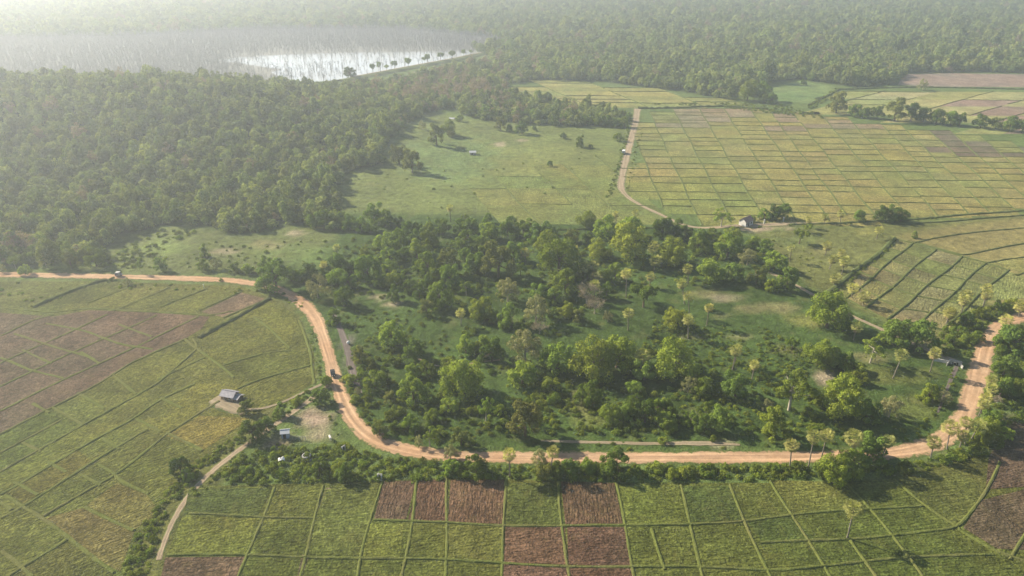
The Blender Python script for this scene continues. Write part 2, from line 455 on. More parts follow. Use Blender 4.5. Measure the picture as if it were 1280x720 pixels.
def banks(name, lines, label, z0=0.0, mat='bank'):
    """lines: [(ground points, width, height)], one ridge each"""
    mb = MB()
    for pts, w, h in lines:
        L = smooth_line(pts, 1.6 if w < 3 else 2.0, 3)
        if len(L) < 2: continue
        d = np.gradient(L, axis=0); d /= np.linalg.norm(d, axis=1)[:, None] + 1e-9
        nrm = np.stack([-d[:, 1], d[:, 0]], 1)
        ph = rng.uniform(0, 9)
        L = L + nrm * (0.35 * np.sin(np.arange(len(L)) * 0.21 + ph))[:, None]
        base = len(mb.v)
        for i, q in enumerate(L):
            ww = w * rng.uniform(0.8, 1.2); hh = h * rng.uniform(0.7, 1.3)
            for u, k in ((-.5, -.25), (-.28, .75), (0.03, 1.0), (.28, .7), (.5, -.25)):
                mb.v.append((q[0] + nrm[i, 0] * u * ww, q[1] + nrm[i, 1] * u * ww, z0 + k * hh * rng.uniform(.9, 1.1)))
        for i in range(len(L) - 1):
            for k in range(4):
                a0 = base + i * 5 + k
                mb.f.append((a0, a0 + 1, a0 + 6, a0 + 5))
    return tag(mb.build(name, M[mat], smooth=False), label, 'earth bank', kind='structure')
def gl(*pp): return [G(x, y) for x, y in pp]

GREEN, GREEN2, YEL, OLIVE, BROWN, BROWN2, MAUVE = (0.070, 0.080, 0.019), (0.057, 0.072, 0.019), (0.096, 0.104, 0.024), (0.083, 0.092, 0.023), (0.080, 0.049, 0.032), (0.094, 0.060, 0.040), (0.125, 0.092, 0.060)

# ---- bottom field
V = [[(343, 609), (309, 692), (296, 728)], [(406, 607), (373, 722), (370, 732)], [(477, 602), (452, 696), (446, 728)], [(521, 601), (507, 696), (501, 728)], [(560, 598), (556, 700), (555, 728)],
     [(631, 599), (630, 702), (628, 728)], [(699, 602), (707, 704), (711, 728)], [(769, 604), (791, 704), (796, 728)], [(850, 606), (860, 652), (882, 728)], [(912, 606), (932, 651), (966, 728)],
     [(961, 596), (991, 645), (1040, 728)], [(1058, 602), (1092, 641), (1158, 728)], [(1119, 598), (1154, 630), (1199, 661)]]
Hs = [[(235, 643), (322, 646), (395, 646)], [(466, 651), (520, 653), (559, 653), (630, 656), (708, 658), (780, 658), (857, 655), (934, 650), (1001, 643), (1085, 637), (1152, 631)],
      [(208, 695), (309, 694), (373, 695), (452, 697), (556, 701), (630, 704), (708, 707), (791, 709), (862, 710), (964, 712), (1068, 703), (1142, 698), (1240, 692)],
      [(951, 680), (1058, 673), (1140, 666), (1199, 661), (1216, 640), (1228, 622), (1248, 577)], [(815, 661), (833, 712)], [(1199, 661), (1245, 690), (1290, 705)], [(1262, 700), (1290, 660)], [(1065, 676), (1100, 728)]]
cells = [([G(*q) for q in ((200, 735), (208, 695), (232, 643), (246, 608), (480, 601), (560, 597), (760, 603), (1050, 604), (1120, 598), (1190, 575), (1250, 566), (1330, 560), (1400, 735))], GREEN, 0.1)]
parcels('field', cells, 0.03, 'bottom green paddy field below the hedge')
def cell(c, ang, *pp): return ([G(*q) for q in pp], jit(c, .05), ang)
over = [cell(BROWN2, 1.5, (479, 602), (520, 601), (507, 652), (467, 651)), cell(BROWN, 1.5, (523, 601), (559, 599), (558, 653), (509, 653)), cell(BROWN2, 1.55, (563, 600), (630, 600), (630, 655), (560, 653)),
        cell(BROWN, 1.55, (701, 602), (768, 604), (779, 657), (707, 657)), cell(BROWN2, 0.1, (632, 657), (706, 659), (708, 706), (630, 703)), cell(BROWN, 0.1, (709, 659), (780, 659), (790, 708), (710, 706)),
        cell(BROWN2, 0.1, (630, 706), (708, 709), (711, 735), (628, 735)), cell(BROWN, 0.1, (712, 709), (791, 711), (797, 735), (712, 735)), cell(BROWN2, 0.1, (207, 697), (307, 696), (292, 735), (198, 735)),
        cell((0.105, 0.08, 0.05), 1.5, (408, 610), (414, 610), (386, 696), (374, 730), (370, 728), (378, 690)),
        cell(GREEN2, .1, (633, 604), (698, 604), (706, 656), (632, 655)), cell(YEL, .1, (771, 606), (848, 607), (858, 653), (781, 657)), cell(GREEN, .1, (782, 660), (814, 660), (832, 709), (792, 708)),
        cell(YEL, .1, (459, 655), (505, 655), (500, 698), (453, 695)), cell(GREEN, .1, (511, 655), (557, 655), (555, 699), (508, 697)), cell(OLIVE, .1, (560, 656), (629, 657), (629, 702), (557, 700)),
        cell(OLIVE, .1, (408, 612), (474, 604), (452, 694), (376, 694)), cell(GREEN2, .2, (236, 612), (340, 610), (322, 645), (230, 643)), cell(YEL, .2, (228, 646), (320, 648), (308, 692), (209, 693)), cell(GREEN, .1, (345, 612), (404, 609), (372, 693), (312, 692)),
        cell(GREEN2, .1, (852, 608), (910, 608), (931, 650), (861, 653)), cell(GREEN2, .1, (935, 652), (990, 646), (1020, 675), (953, 679)), cell(OLIVE, .1, (963, 600), (1056, 603), (1088, 637), (993, 643)),
        cell((.070, .075, .020), .1, (1121, 599), (1190, 580), (1245, 580), (1226, 622), (1198, 658), (1156, 630)), cell((.072, .055, .034), .2, (1228, 625), (1330, 600), (1330, 690), (1246, 686), (1204, 660)),
        cell((.078, .055, .038), .3, (1236, 570), (1270, 525), (1400, 520), (1400, 600), (1232, 612))]
parcels('field', over, 0.06, 'ploughed brown and green plots of the bottom field')
banks('earth_bank', [(gl(*q), 0.85, 0.26) for q in V] + [(gl(*q), 0.95, 0.32) for q in Hs], 'grassy earth banks dividing the bottom field')

# ---- left field
cells = [([G(*q) for q in ((-200, 386), (0, 352), (134, 352), (300, 358), (336, 372), (373, 395), (392, 440), (394, 478), (336, 512), (316, 520), (232, 605), (190, 640), (160, 735), (-300, 735))], OLIVE, 0.9)]
parcels('field', cells, 0.03, 'broad green paddy field beside the bending road')
BR = [(-120, 394), (0, 391), (67, 396), (111, 388), (190, 391), (262, 396), (252, 411), (232, 423), (161, 455), (121, 480), (0, 543), (-200, 640)]
DG = 0.62
over = [cell((.096, .070, .046), DG, *BR)]
for c, pp in ((GREEN, ((40, 383), (111, 356), (164, 357), (111, 379))), (YEL, ((113, 380), (168, 357), (210, 359), (148, 385))), (OLIVE, ((150, 386), (212, 360), (257, 361), (201, 384))), (YEL, ((205, 385), (259, 362), (300, 364), (249, 388))), (MAUVE, ((252, 390), (302, 366), (334, 374), (302, 388), (279, 397))),
              (YEL, ((240, 424), (289, 402), (336, 376), (372, 400), (362, 436), (338, 410), (316, 397))), (OLIVE, ((236, 425), (288, 404), (314, 398), (338, 412), (360, 435), (332, 440), (280, 456))), (GREEN, ((280, 458), (333, 442), (364, 438), (390, 442), (392, 456), (309, 477), (292, 472))),
              (YEL, ((186, 462), (234, 436), (246, 436), (200, 474))), (OLIVE, ((200, 476), (254, 446), (290, 472), (246, 480), (205, 520), (170, 523))), (YEL, ((170, 525), (206, 521), (243, 481), (296, 480), (312, 480), (270, 500), (244, 520), (206, 543), (187, 536))),
              ((.115, .100, .028), ((208, 545), (250, 520), (300, 522), (312, 524), (254, 563))), (OLIVE, ((0, 566), (77, 524), (103, 530), (0, 590))), (GREEN, ((0, 545), (62, 512), (76, 523), (0, 565))), (YEL, ((0, 592), (104, 532), (166, 525), (97, 561), (0, 616))),
              ((.082, .080, .021), ((0, 619), (97, 563), (116, 577), (30, 630), (12, 618))), (GREEN, ((32, 633), (118, 579), (143, 591), (56, 645))), ((.105, .085, .029), ((57, 648), (107, 634), (168, 664), (150, 715), (112, 694), (82, 671))), ((.106, .094, .028), ((108, 632), (146, 604), (184, 619), (200, 640), (169, 662))),
              (GREEN, ((146, 591), (205, 545), (252, 564), (225, 595), (184, 617))), ((.078, .083, .021), ((-20, 650), (28, 633), (80, 672), (14, 718), (-60, 735))), ((.070, .070, .020), ((14, 722), (84, 677), (142, 716), (138, 735), (0, 735))), (OLIVE, ((123, 578), (184, 538), (204, 544), (146, 589)))):
    over.append(cell(c, DG + rng.uniform(-.05, .05), *pp))
parcels('field', over, 0.06, 'brown ploughed plots and yellow green plots of the paddy field')
bl = [((0, 384), (67, 391), (111, 386), (188, 389), (265, 395), (292, 389)), ((111, 379), (168, 356)), ((148, 386), (212, 359)), ((201, 384), (259, 361)), ((249, 388), (302, 364)), ((279, 398), (302, 388), (336, 373)),
      ((0, 455), (134, 393)), ((-20, 492), (10, 478), (195, 394)), ((0, 514), (70, 480), (249, 396)), ((0, 544), (121, 480), (161, 455), (235, 423)), ((0, 420), (47, 398), (67, 394)),
      ((57, 405), (111, 415), (155, 431), (191, 437)), ((17, 418), (60, 431), (111, 445), (125, 455)), ((0, 448), (37, 463), (81, 472)), ((100, 441), (118, 450)),
      ((0, 591), (104, 530), (198, 480), (247, 435), (240, 424)), ((0, 618), (97, 562), (168, 524), (198, 500), (242, 480)), ((0, 648), (30, 631), (118, 577), (185, 537)), ((55, 646), (148, 591), (205, 544), (250, 516), (275, 502)), ((10, 722), (84, 675)),
      ((8, 618), (30, 634), (55, 651), (81, 671), (111, 693), (144, 715)), ((64, 510), (104, 530)), ((107, 633), (168, 663)), ((123, 579), (145, 591), (151, 601), (185, 618)), ((208, 542), (252, 564)), ((0, 567), (77, 524)), ((232, 423), (255, 442), (292, 472)),
      ((198, 475), (255, 447)), ((279, 457), (333, 441), (363, 438)), ((297, 486), (314, 478), (374, 461), (392, 456)), ((316, 396), (339, 411), (363, 435)), ((373, 401), (390, 441), (393, 480)), ((0, 690), (20, 706), (40, 722)), ((40, 505), (62, 516)), ((96, 492), (130, 511)), ((60, 577), (82, 591)), ((18, 603), (46, 620)), ((126, 548), (150, 561)), ((170, 523), (200, 541)), ((0, 628), (14, 638)), ((140, 468), (172, 492)), ((200, 498), (226, 511)), ((30, 437), (64, 455)), ((150, 405), (190, 421)), ((100, 593), (124, 608)), ((28, 553), (50, 565))]
bw = [((249, 423), (268, 412), (289, 401), (318, 384), (336, 373)), ((40, 384), (75, 370), (111, 356), (134, 350))]
banks('earth_bank', [(gl(*q), 1.15, 0.27) for q in bl] + [(gl(*q), 2.2, 0.9) for q in bw], 'grassy earth banks dividing the paddy field beside the road')

# ---- terraced field above the culvert
D = [[(1038, 364), (1119, 299)], [(1058, 374), (1140, 304)], [(1082, 387), (1169, 312)], [(1109, 400), (1203, 321)], [(1149, 405), (1180, 378), (1205, 352), (1233, 329)], [(1179, 412), (1220, 372), (1260, 337)]]
def at(line, s):
    L = [np.array(G(*q)) for q in line]
    if len(L) == 2: return L[0] + (L[1] - L[0]) * s
    d = [np.linalg.norm(b - a) for a, b in zip(L[:-1], L[1:])]
    s *= sum(d)
    for a, b, k in zip(L[:-1], L[1:], d):
        if s <= k: return a + (b - a) * s / k
        s -= k
    return L[-1]
cells, bl = [], [(gl(*q), 1.15, 0.45) for q in D[1:]]
for a, b in zip(D[:-1], D[1:]):
    n = 6
    ss = [0] + [(k + rng.uniform(-.12, .12)) / n for k in range(1, n)] + [1]
    for s0, s1 in zip(ss[:-1], ss[1:]):
        cells.append(([at(a, s0), at(b, s0), at(b, s1), at(a, s1)], jit(rng.choice([(.148, .143, .052), (.158, .138, .064), (.132, .140, .045), (.156, .143, .058)]), .14), rng.choice([0.95, -0.5, 0.95])))
        bl.append(([at(a, s0), at(b, s0)], 0.9, 0.35))
    bl.append(([at(a, 1), at(b, 1)], 1.0, 0.4))
cells.append(([G(*q) for q in ((1181, 412), (1260, 339), (1300, 352), (1290, 372), (1235, 376), (1210, 402))], (.175, .175, .06), 0.95))
cells.append(([G(*q) for q in ((1262, 336), (1236, 329), (1280, 321), (1400, 305), (1400, 350), (1300, 350))], (.21, .19, .065), 0.4))
parcels('field', cells, 0.03, 'terraced field of slanting plots above the culvert')
for q in (((1146, 304), (1203, 319), (1240, 312), (1290, 303)), ((1236, 329), (1260, 324), (1290, 320)), ((1268, 344), (1290, 338)), ((1140, 304), (1165, 298), (1240, 288), (1290, 284))): bl.append((gl(*q), 1.1, 0.4))
bl.append((gl((1030, 368), (1060, 347), (1092, 322), (1119, 299)), 2.6, 1.0))
banks('earth_bank', bl, 'dark grassy banks of the terraced field', mat='bank_dark')

# ---- grids of small plots in the distance
def grid(poly, a0, a1, dw, dl, cols, skip=0.25, seed=1, bw=0.9, bh=0.36, drop=0.0, extra=None, fan_at=None):
    """plots between parallel lines: a0->a1 gives the long direction in the picture"""
    r = random.Random(seed)
    g0, g1 = np.array(G(*a0)), np.array(G(*a1))
    fan = fan_at or (g0[0] - 900 * (g1[0] - g0[0]) / (g1[1] - g0[1]), g0[1] - 900)
    pg = np.array([G(*q) for q in poly])
    def fwd(q):                                       # lines fan out slightly: t is the slope, s the depth
        return np.stack([-(q[:, 1] - g0[1]), (q[:, 0] - fan[0]) / (q[:, 1] - fan[1]) * (g0[1] - fan[1])], 1)
    st = fwd(pg)
    s0, s1, t0, t1 = st[:, 0].min(), st[:, 0].max(), st[:, 1].min(), st[:, 1].max()
    tv = [t0]
    while tv[-1] < t1: tv.append(tv[-1] + dw * r.uniform(.8, 1.25))
    cells, lines = [], []
    hold, rows_ = 0, []
    def pt(s, t):
        y = g0[1] - s - .03 * t
        return np.array([fan[0] + t * (y - fan[1]) / (g0[1] - fan[1]), y])
    def ins(q): return bool(inside(pg, np.array(q[0]), np.array(q[1])))
    for ta, tb in zip(tv[:-1], tv[1:]):
        if hold <= 0:
            hold = r.randint(3, 6); rows_ = [s0 + r.uniform(0, dl * .4)]
            while rows_[-1] < s1: rows_.append(rows_[-1] + dl * r.uniform(.75, 1.3))
        hold -= 1
        mine = [q + r.uniform(-.07, .07) * dl for q in rows_]
        s = mine[0]; ri = 0
        run = []
        for k in range(int((s1 - s0) / 4) + 2):
            q = pt(s0 + k * 4, ta)
            if ins(q) and r.random() > drop * .04: run.append(q)
            elif len(run) > 2: lines.append((run, bw, bh)); run = []
            else: run = []
        if len(run) > 2: lines.append((run, bw, bh))
        off = r.uniform(-1, 1)
        while ri < len(mine) - 1:
            s = mine[ri]; ds = mine[ri + 1] - s; ri += 1
            mid = pt(s + ds / 2, (ta + tb) / 2)
            if ins(mid):
                c = extra(mid, r) if extra else None
                c = c or jit(r.choice(cols), .05)
                cells.append(([pt(s, ta), pt(s, tb), pt(s + ds, tb), pt(s + ds, ta)], c, r.choice([0.05, 0.05, 1.5])))
                if r.random() > skip: lines.append(([pt(s, ta), pt(s + off * .3, (ta + tb) / 2), pt(s, tb)], bw, bh))
    return cells, lines
BIG = [(804, 141), (860, 137), (910, 134), (1010, 143), (1100, 156), (1200, 168), (1300, 190), (1500, 215), (1500, 258), (1300, 264), (1130, 274), (960, 281), (872, 283), (845, 270), (790, 240), (784, 234), (797, 185)]
def bigx(m, r):
    x, y = P(m[0], m[1])
    if y < 162 and 812 < x < 1150 and r.random() < .36: return jit((.180, .148, .092), .1)
    if x > 1160 and y < 195 and x * .35 - 325 > y - 105 and r.random() < .85: return jit((.125, .10, .068), .12)
    if x < 930 and y > 225: return jit((.158, .172, .048), .06)
    return None
FC = [(.178, .172, .056), (.184, .172, .060), (.170, .171, .053), (.180, .168, .058), (.174, .173, .054), (.188, .171, .062)]
cells, lines = grid(BIG, (1115, 165), (1179, 240), 15.5, 12.5, FC, .12, 5, 0.95, .36, .5, bigx, (30, -500))
parcels('field', cells, 0.03, 'huge pale patchwork field of tiny plots')
banks('earth_bank', lines + [(gl((985, 281), (1060, 278.5), (1130, 275), (1280, 263), (1400, 255)), 2.0, .6), (gl((1125, 280), (1200, 276), (1290, 268)), 1.2, .5)], 'thin dark banks gridding the huge pale field', mat='bank_dark')
MID = [(630, 222), (700, 205), (770, 190), (778, 215), (770, 240), (850, 281), (770, 285), (700, 288), (640, 279), (610, 262)]
cells, lines = grid(MID, (721, 240), (766, 282), 21, 26, [(.130, .150, .043), (.122, .148, .043), (.142, .152, .045)], .5, 8, .9, .26, .5)
parcels('field', cells, 0.03, 'yellow green strips of field left of the straight track')
banks('earth_bank', lines + [(gl((700, 288), (760, 286), (850, 284)), 1.5, .6)], 'sparse banks in the meadow strips left of the straight track', mat='bank_dark')
UP = [(628, 112), (680, 101), (760, 105), (850, 116), (908, 127), (905, 132), (800, 136), (720, 135), (650, 124)]
cells, lines = grid(UP, (700, 104), (770, 134), 46, 17, [(.185, .19, .06), (.205, .20, .068), (.168, .18, .056)], .25, 12, .9, .5, .6)
parcels('field', cells, 0.03, 'pale yellow field behind the strip of trees')
banks('earth_bank', lines + [(gl((798, 136), (850, 135), (905, 133), (960, 137)), 3, 1.3)], 'banks across the pale yellow field behind the strip of trees', mat='bank_dark')
UR = [(1030, 126), (1060, 112), (1148, 110), (1156, 120), (1300, 110), (1500, 105), (1500, 170), (1280, 163), (1200, 160), (1110, 152), (1032, 138)]
def urx(m, r):
    x, y = P(m[0], m[1])
    if 1160 < x and abs((y - 121) - (x - 1160) * .24) < 5 + (x - 1160) * .05: return jit((.20, .145, .115), .1)
    return None
cells, lines = grid(UR, (1085, 132), (1130, 120), 40, 26, [(.245, .235, .10), (.215, .22, .08), (.26, .24, .11)], .4, 14, .9, .45, .6, urx)
parcels('field', cells, 0.03, 'pale far field behind the dark tree hedge')
banks('earth_bank', lines + [(gl((1010, 132), (1050, 112), (1150, 109)), 2.5, 1.2), (gl((1150, 109), (1280, 112), (1400, 112)), 2, 1.0)], 'banks of the pale far field behind the hedge', mat='bank_dark')
parcels('field', [([G(*q) for q in ((1122, 106), (1130, 93), (1180, 91.5), (1290, 93), (1500, 88), (1500, 108), (1290, 109), (1160, 108))], (.20, .155, .13), 0.05)], 0.03, 'bare mauve brown field under the far forest')
parcels('field', [([G(*q) for q in ((958, 110), (1000, 101), (1040, 108), (1056, 112), (1010, 129), (960, 125))], (.12, .17, .06), 0.05)], 0.03, 'small deep green clearing under the far forest')

# ------------------------------------------------------------------ roads, tracks, paths
def road_mat(name, c, c2, grass, noise_scale=0.5):
    t = NT(name); p = t.pos()
    uv = t.new('ShaderNodeUVMap', uv_map='across').outputs[0]
    sx = t.new('ShaderNodeSeparateXYZ'); t.l(uv, sx.inputs[0])
    e = t.math('ABSOLUTE', t.math('SUBTRACT', t.math('MULTIPLY', sx.outputs[0], 2.0), 1.0))
    n, n2, n3 = t.noise(p, noise_scale, 4, 0.65), t.noise(p, 0.06, 3), t.noise(p, 2.5, 3, 0.7)
    cc = t.mix(t.rng(n2, .3, .7, 0, 1), c, c2)
    mp = t.new('ShaderNodeMapping'); mp.inputs['Scale'].default_value = (7.0, 0.04, 1.0); t.l(uv, mp.inputs['Vector'])
    tracks = t.noise(mp.outputs[0], 1.0, 2, 0.5)
    cc = t.scale(cc, t.math('MULTIPLY', t.rng(tracks, .3, .7, .74, 1.22), t.math('MULTIPLY', t.rng(n, .3, .7, .82, 1.15), t.rng(n3, .3, .7, .88, 1.1))))
    cc = t.scale(cc, t.rng(t.math('ABSOLUTE', t.math('SUBTRACT', e, 0.40)), 0.0, 0.22, 1.16, 0.93))
    m = t.rng(t.math('ADD', e, t.math('MULTIPLY', t.math('SUBTRACT', n, 0.5), 1.5)), 0.70, 0.92, 0, 1)
    g = t.scale(t.mix(n3, tuple(k * .6 for k in grass), tuple(k * 1.4 for k in grass)), t.rng(n, .3, .7, .7, 1.3))
    t.bump(t.math('ADD', n3, tracks), 0.7, 0.18)
    return t.fin(t.mix(m, cc, g), 1.0, 0.05)
M['road'] = road_mat('laterite_road', (0.37, 0.225, 0.130), (0.41, 0.280, 0.178), (0.075, 0.095, 0.028))
M['track'] = road_mat('dusty_track', (0.25, 0.20, 0.135), (0.30, 0.23, 0.155), (0.09, 0.115, 0.035))
M['path'] = road_mat('sandy_path', (0.22, 0.175, 0.115), (0.27, 0.22, 0.15), (0.05, 0.068, 0.018))
M['ditch'] = road_mat('ditch_mud', (0.11, 0.09, 0.08), (0.14, 0.115, 0.105), (0.07, 0.10, 0.03))
def ribbon(name, pts, mat, z, label, cat='road'):
    """pts: (picture x, picture y, width in metres)"""
    g = [(*G(x, y), w) for x, y, w in pts]
    L = smooth_line(g, 2.2, 14)
    d = np.gradient(L[:, :2], axis=0); d /= np.linalg.norm(d, axis=1)[:, None] + 1e-9
    nrm = np.stack([-d[:, 1], d[:, 0]], 1)
    s = np.concatenate([[0], np.cumsum(np.linalg.norm(np.diff(L[:, :2], axis=0), axis=1))])
    v, f, uvs = [], [], []
    K = (0, .18, .5, .82, 1)
    for i, q in enumerate(L):
        w = q[2] * 1.24 * (1 + 0.06 * math.sin(s[i] * .35) + 0.05 * math.sin(s[i] * .13 + 2))
        for k in K:
            o = (k - .5) * w
            v.append((q[0] + nrm[i, 0] * o, q[1] + nrm[i, 1] * o, z + (0.0 if 0 < k < 1 else -z + .035)))
            uvs.append((k, s[i]))
    for i in range(len(L) - 1):
        for k in range(4):
            a0 = i * 5 + k
            f.append((a0, a0 + 1, a0 + 6, a0 + 5))
    me = bpy.data.meshes.new(name)
    me.from_pydata(v, [], f)
    ul = me.uv_layers.new(name='across')
    li = np.zeros(len(me.loops), np.int32); me.loops.foreach_get('vertex_index', li)
    ul.data.foreach_set('uv', np.array(uvs, np.float32)[li].reshape(-1))
    me.materials.append(mat); me.update()
    return tag(link(name, me), label, cat, kind='structure')
ribbon('road', [(-500, 340, 5), (-60, 342, 4.6), (0, 343, 4.4), (100, 345, 4.2), (200, 347, 4), (290, 350, 4), (340, 358, 4), (372, 372, 4.6), (393, 393, 5), (405, 422, 3.6), (412, 450, 3.5), (424, 490, 4), (437, 522, 4.4), (455, 545, 4.6), (482, 559, 4.6), (520, 567, 4.2),
                (580, 571, 4.2), (650, 572, 4.3), (760, 572, 4.1), (860, 572, 4.2), (950, 572, 4.2), (1050, 570, 4.2), (1110, 568, 4.3), (1160, 561, 4.6), (1190, 545, 5), (1207, 520, 5), (1217, 490, 5.2), (1226, 462, 5.6), (1229, 440, 4.8), (1238, 417, 4.6), (1252, 402, 4.8), (1300, 392, 5), (1500, 380, 5)],
       M['road'], 0.09, 'orange laterite dirt road curving round the grove')
ribbon('track', [(797, 136, 5), (794, 155, 4.4), (786, 185, 4.2), (779, 212, 4.0), (775, 236, 3.4), (784, 247, 2.4), (805, 259, 2.0), (832, 271, 2.0), (860, 285, 2.2), (885, 286, 2.2), (915, 282, 3), (945, 282, 5), (975, 280, 4), (1040, 279, 2)], M['track'], 0.08, 'pale straight track through the fields to the house', 'track')
ribbon('path', [(1202, 455, 2.6), (1180, 446, 2.4), (1150, 434, 2.0), (1122, 421, 1.8), (1100, 410, 1.8), (1062, 395, 1.7), (1032, 378, 1.7), (1005, 362, 1.6), (985, 350, 1.6), (960, 340, 1.4)], M['track'], 0.08, 'pale footpath slanting along the terraced field', 'path')
ribbon('track', [(420, 476, 2.0), (404, 487, 2.0), (390, 502, 2.2), (366, 514, 2.0), (345, 530, 1.7), (312, 552, 1.6), (298, 564, 1.6), (278, 577, 1.5), (256, 593, 1.4), (238, 612, 1.3), (222, 634, 1.3), (211, 656, 1.3), (203, 680, 1.3), (198, 700, 1.1)], M['track'], 0.08, 'twin rut track beside the overgrown ditch', 'track')
ribbon('path', [(412, 476, 1.0), (375, 492, .9), (336, 513, .9), (316, 520, .9), (303, 518, 1.2), (288, 508, 1.2)], M['path'], 0.10, 'thin sandy footpath to the field hut', 'path')
ribbon('path', [(676, 551, .6), (695, 552, 1.2), (730, 553, 1.5), (765, 553, 1.0), (800, 555, 1.4), (840, 556, 1.1), (866, 553, 1.7), (888, 552, 2.8), (904, 555, 1.8), (925, 556, .7)], M['path'], 0.08, 'sandy side path just above the orange road', 'path')
ribbon('path', [(505, 440, .8), (530, 452, .8), (548, 464, .9), (560, 464, .9), (590, 452, .9), (625, 450, .8)], M['path'], 0.08, 'faint footpath through the bushes', 'path')
ribbon('ditch', [(416, 392, 1.6), (426, 412, 2.0), (434, 432, 2.4), (437, 452, 2.6), (443, 475, 2.0), (450, 492, 1.4)], M['ditch'], 0.08, 'bare muddy ditch beside the orange road', 'ditch')
ribbon('ditch', [(1196, 458, 1.2), (1190, 470, 1.0), (1185, 484, 1.1), (1179, 498, .8), (1172, 516, .6)], M['ditch'], 0.08, 'dark stony ditch below the culvert', 'ditch')
ribbon('path', [(440, 98, 3), (512, 84.5, 3), (566, 74.5, 3), (600, 67.5, 3), (640, 59, 3)], M['path'], 1.6, 'pale dam crest track beside the lake', 'path')

ribbon('path', [(268, 498, 4), (277, 501, 8), (287, 504, 9), (297, 508, 7), (306, 516, 3)], M['path'], 0.12, 'sandy trodden clearing in front of the field hut', 'clearing')

# ------------------------------------------------------------------ lake
t = NT('lake_water_painted_glint'); p = t.pos()
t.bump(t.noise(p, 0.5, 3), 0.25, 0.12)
M['water'] = t.fin((0.42, 0.43, 0.43), 0.08, 0.5)  # pale base colour stands in for the white sky glint on the water
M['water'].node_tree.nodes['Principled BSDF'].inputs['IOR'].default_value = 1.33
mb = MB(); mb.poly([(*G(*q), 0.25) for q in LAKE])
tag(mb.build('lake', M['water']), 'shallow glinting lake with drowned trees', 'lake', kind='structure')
t = NT('marsh_mud'); n = t.noise(t.pos(), 0.06, 4, 0.65)
M['marsh'] = t.fin(t.mix(n, (0.15, 0.155, 0.135), (0.24, 0.235, 0.225)), 0.9, 0.1)
MARSH = [(-1400, 111), (330, 103), (352, 97), (338, 91), (352, 87), (322, 83), (300, 79), (268, 76), (300, 71.5), (360, 68.5), (430, 66), (500, 65.5), (560, 64.5), (610, 63), (648, 57.5), (612, 46), (500, 36), (330, 36), (150, 45), (-700, 56), (-2000, 70)]
mb = MB(); mb.poly([(*G(*q), 0.32) for q in MARSH])
tag(mb.build('marsh', M['marsh']), 'grey marsh of drowned trees round the open water', 'marsh', kind='structure')
mb = MB()
dl = smooth_line(gl((425, 102), (470, 94), (512, 86), (566, 76), (600, 69), (650, 59)), 5, 2)
dn = np.gradient(dl, axis=0); dn /= np.linalg.norm(dn, axis=1)[:, None]; dn = np.stack([-dn[:, 1], dn[:, 0]], 1)
for i, q in enumerate(dl):
    for o, z in ((-6, -.2), (-3, 1.5), (3, 1.55), (6, -.2)):
        mb.v.append((q[0] - dn[i, 0] * o, q[1] - dn[i, 1] * o, z))
for i in range(len(dl) - 1):
    for k in range(3): mb.f.append((i * 4 + k, i * 4 + k + 1, i * 4 + k + 5, i * 4 + k + 4))
tag(mb.build('embankment', M['bank_dark'], smooth=True), 'low grassy dam embankment along the lake', 'embankment', kind='structure')

# ------------------------------------------------------------------ haze
mb = MB(); mb.box((0, 500, 75), (13960, 14960, 0)); mb = MB()
mb.box((0, 500, (135 - 1.5) / 2), (14200, 15200, 136.5))
t = NT('haze'); t.n.remove(t.b)
pv = t.new('ShaderNodeVolumePrincipled')
pv.inputs['Color'].default_value = HAZE_COLOR
pv.inputs['Density'].default_value = HAZE_DENSITY
pv.inputs['Anisotropy'].default_value = HAZE_ANISO
t.l(pv.outputs[0], t.out.inputs['Volume'])
haze = tag(mb.build('haze', t.m), 'thin white morning haze over the plain', 'haze', kind='stuff')
haze.display_type = 'WIRE'
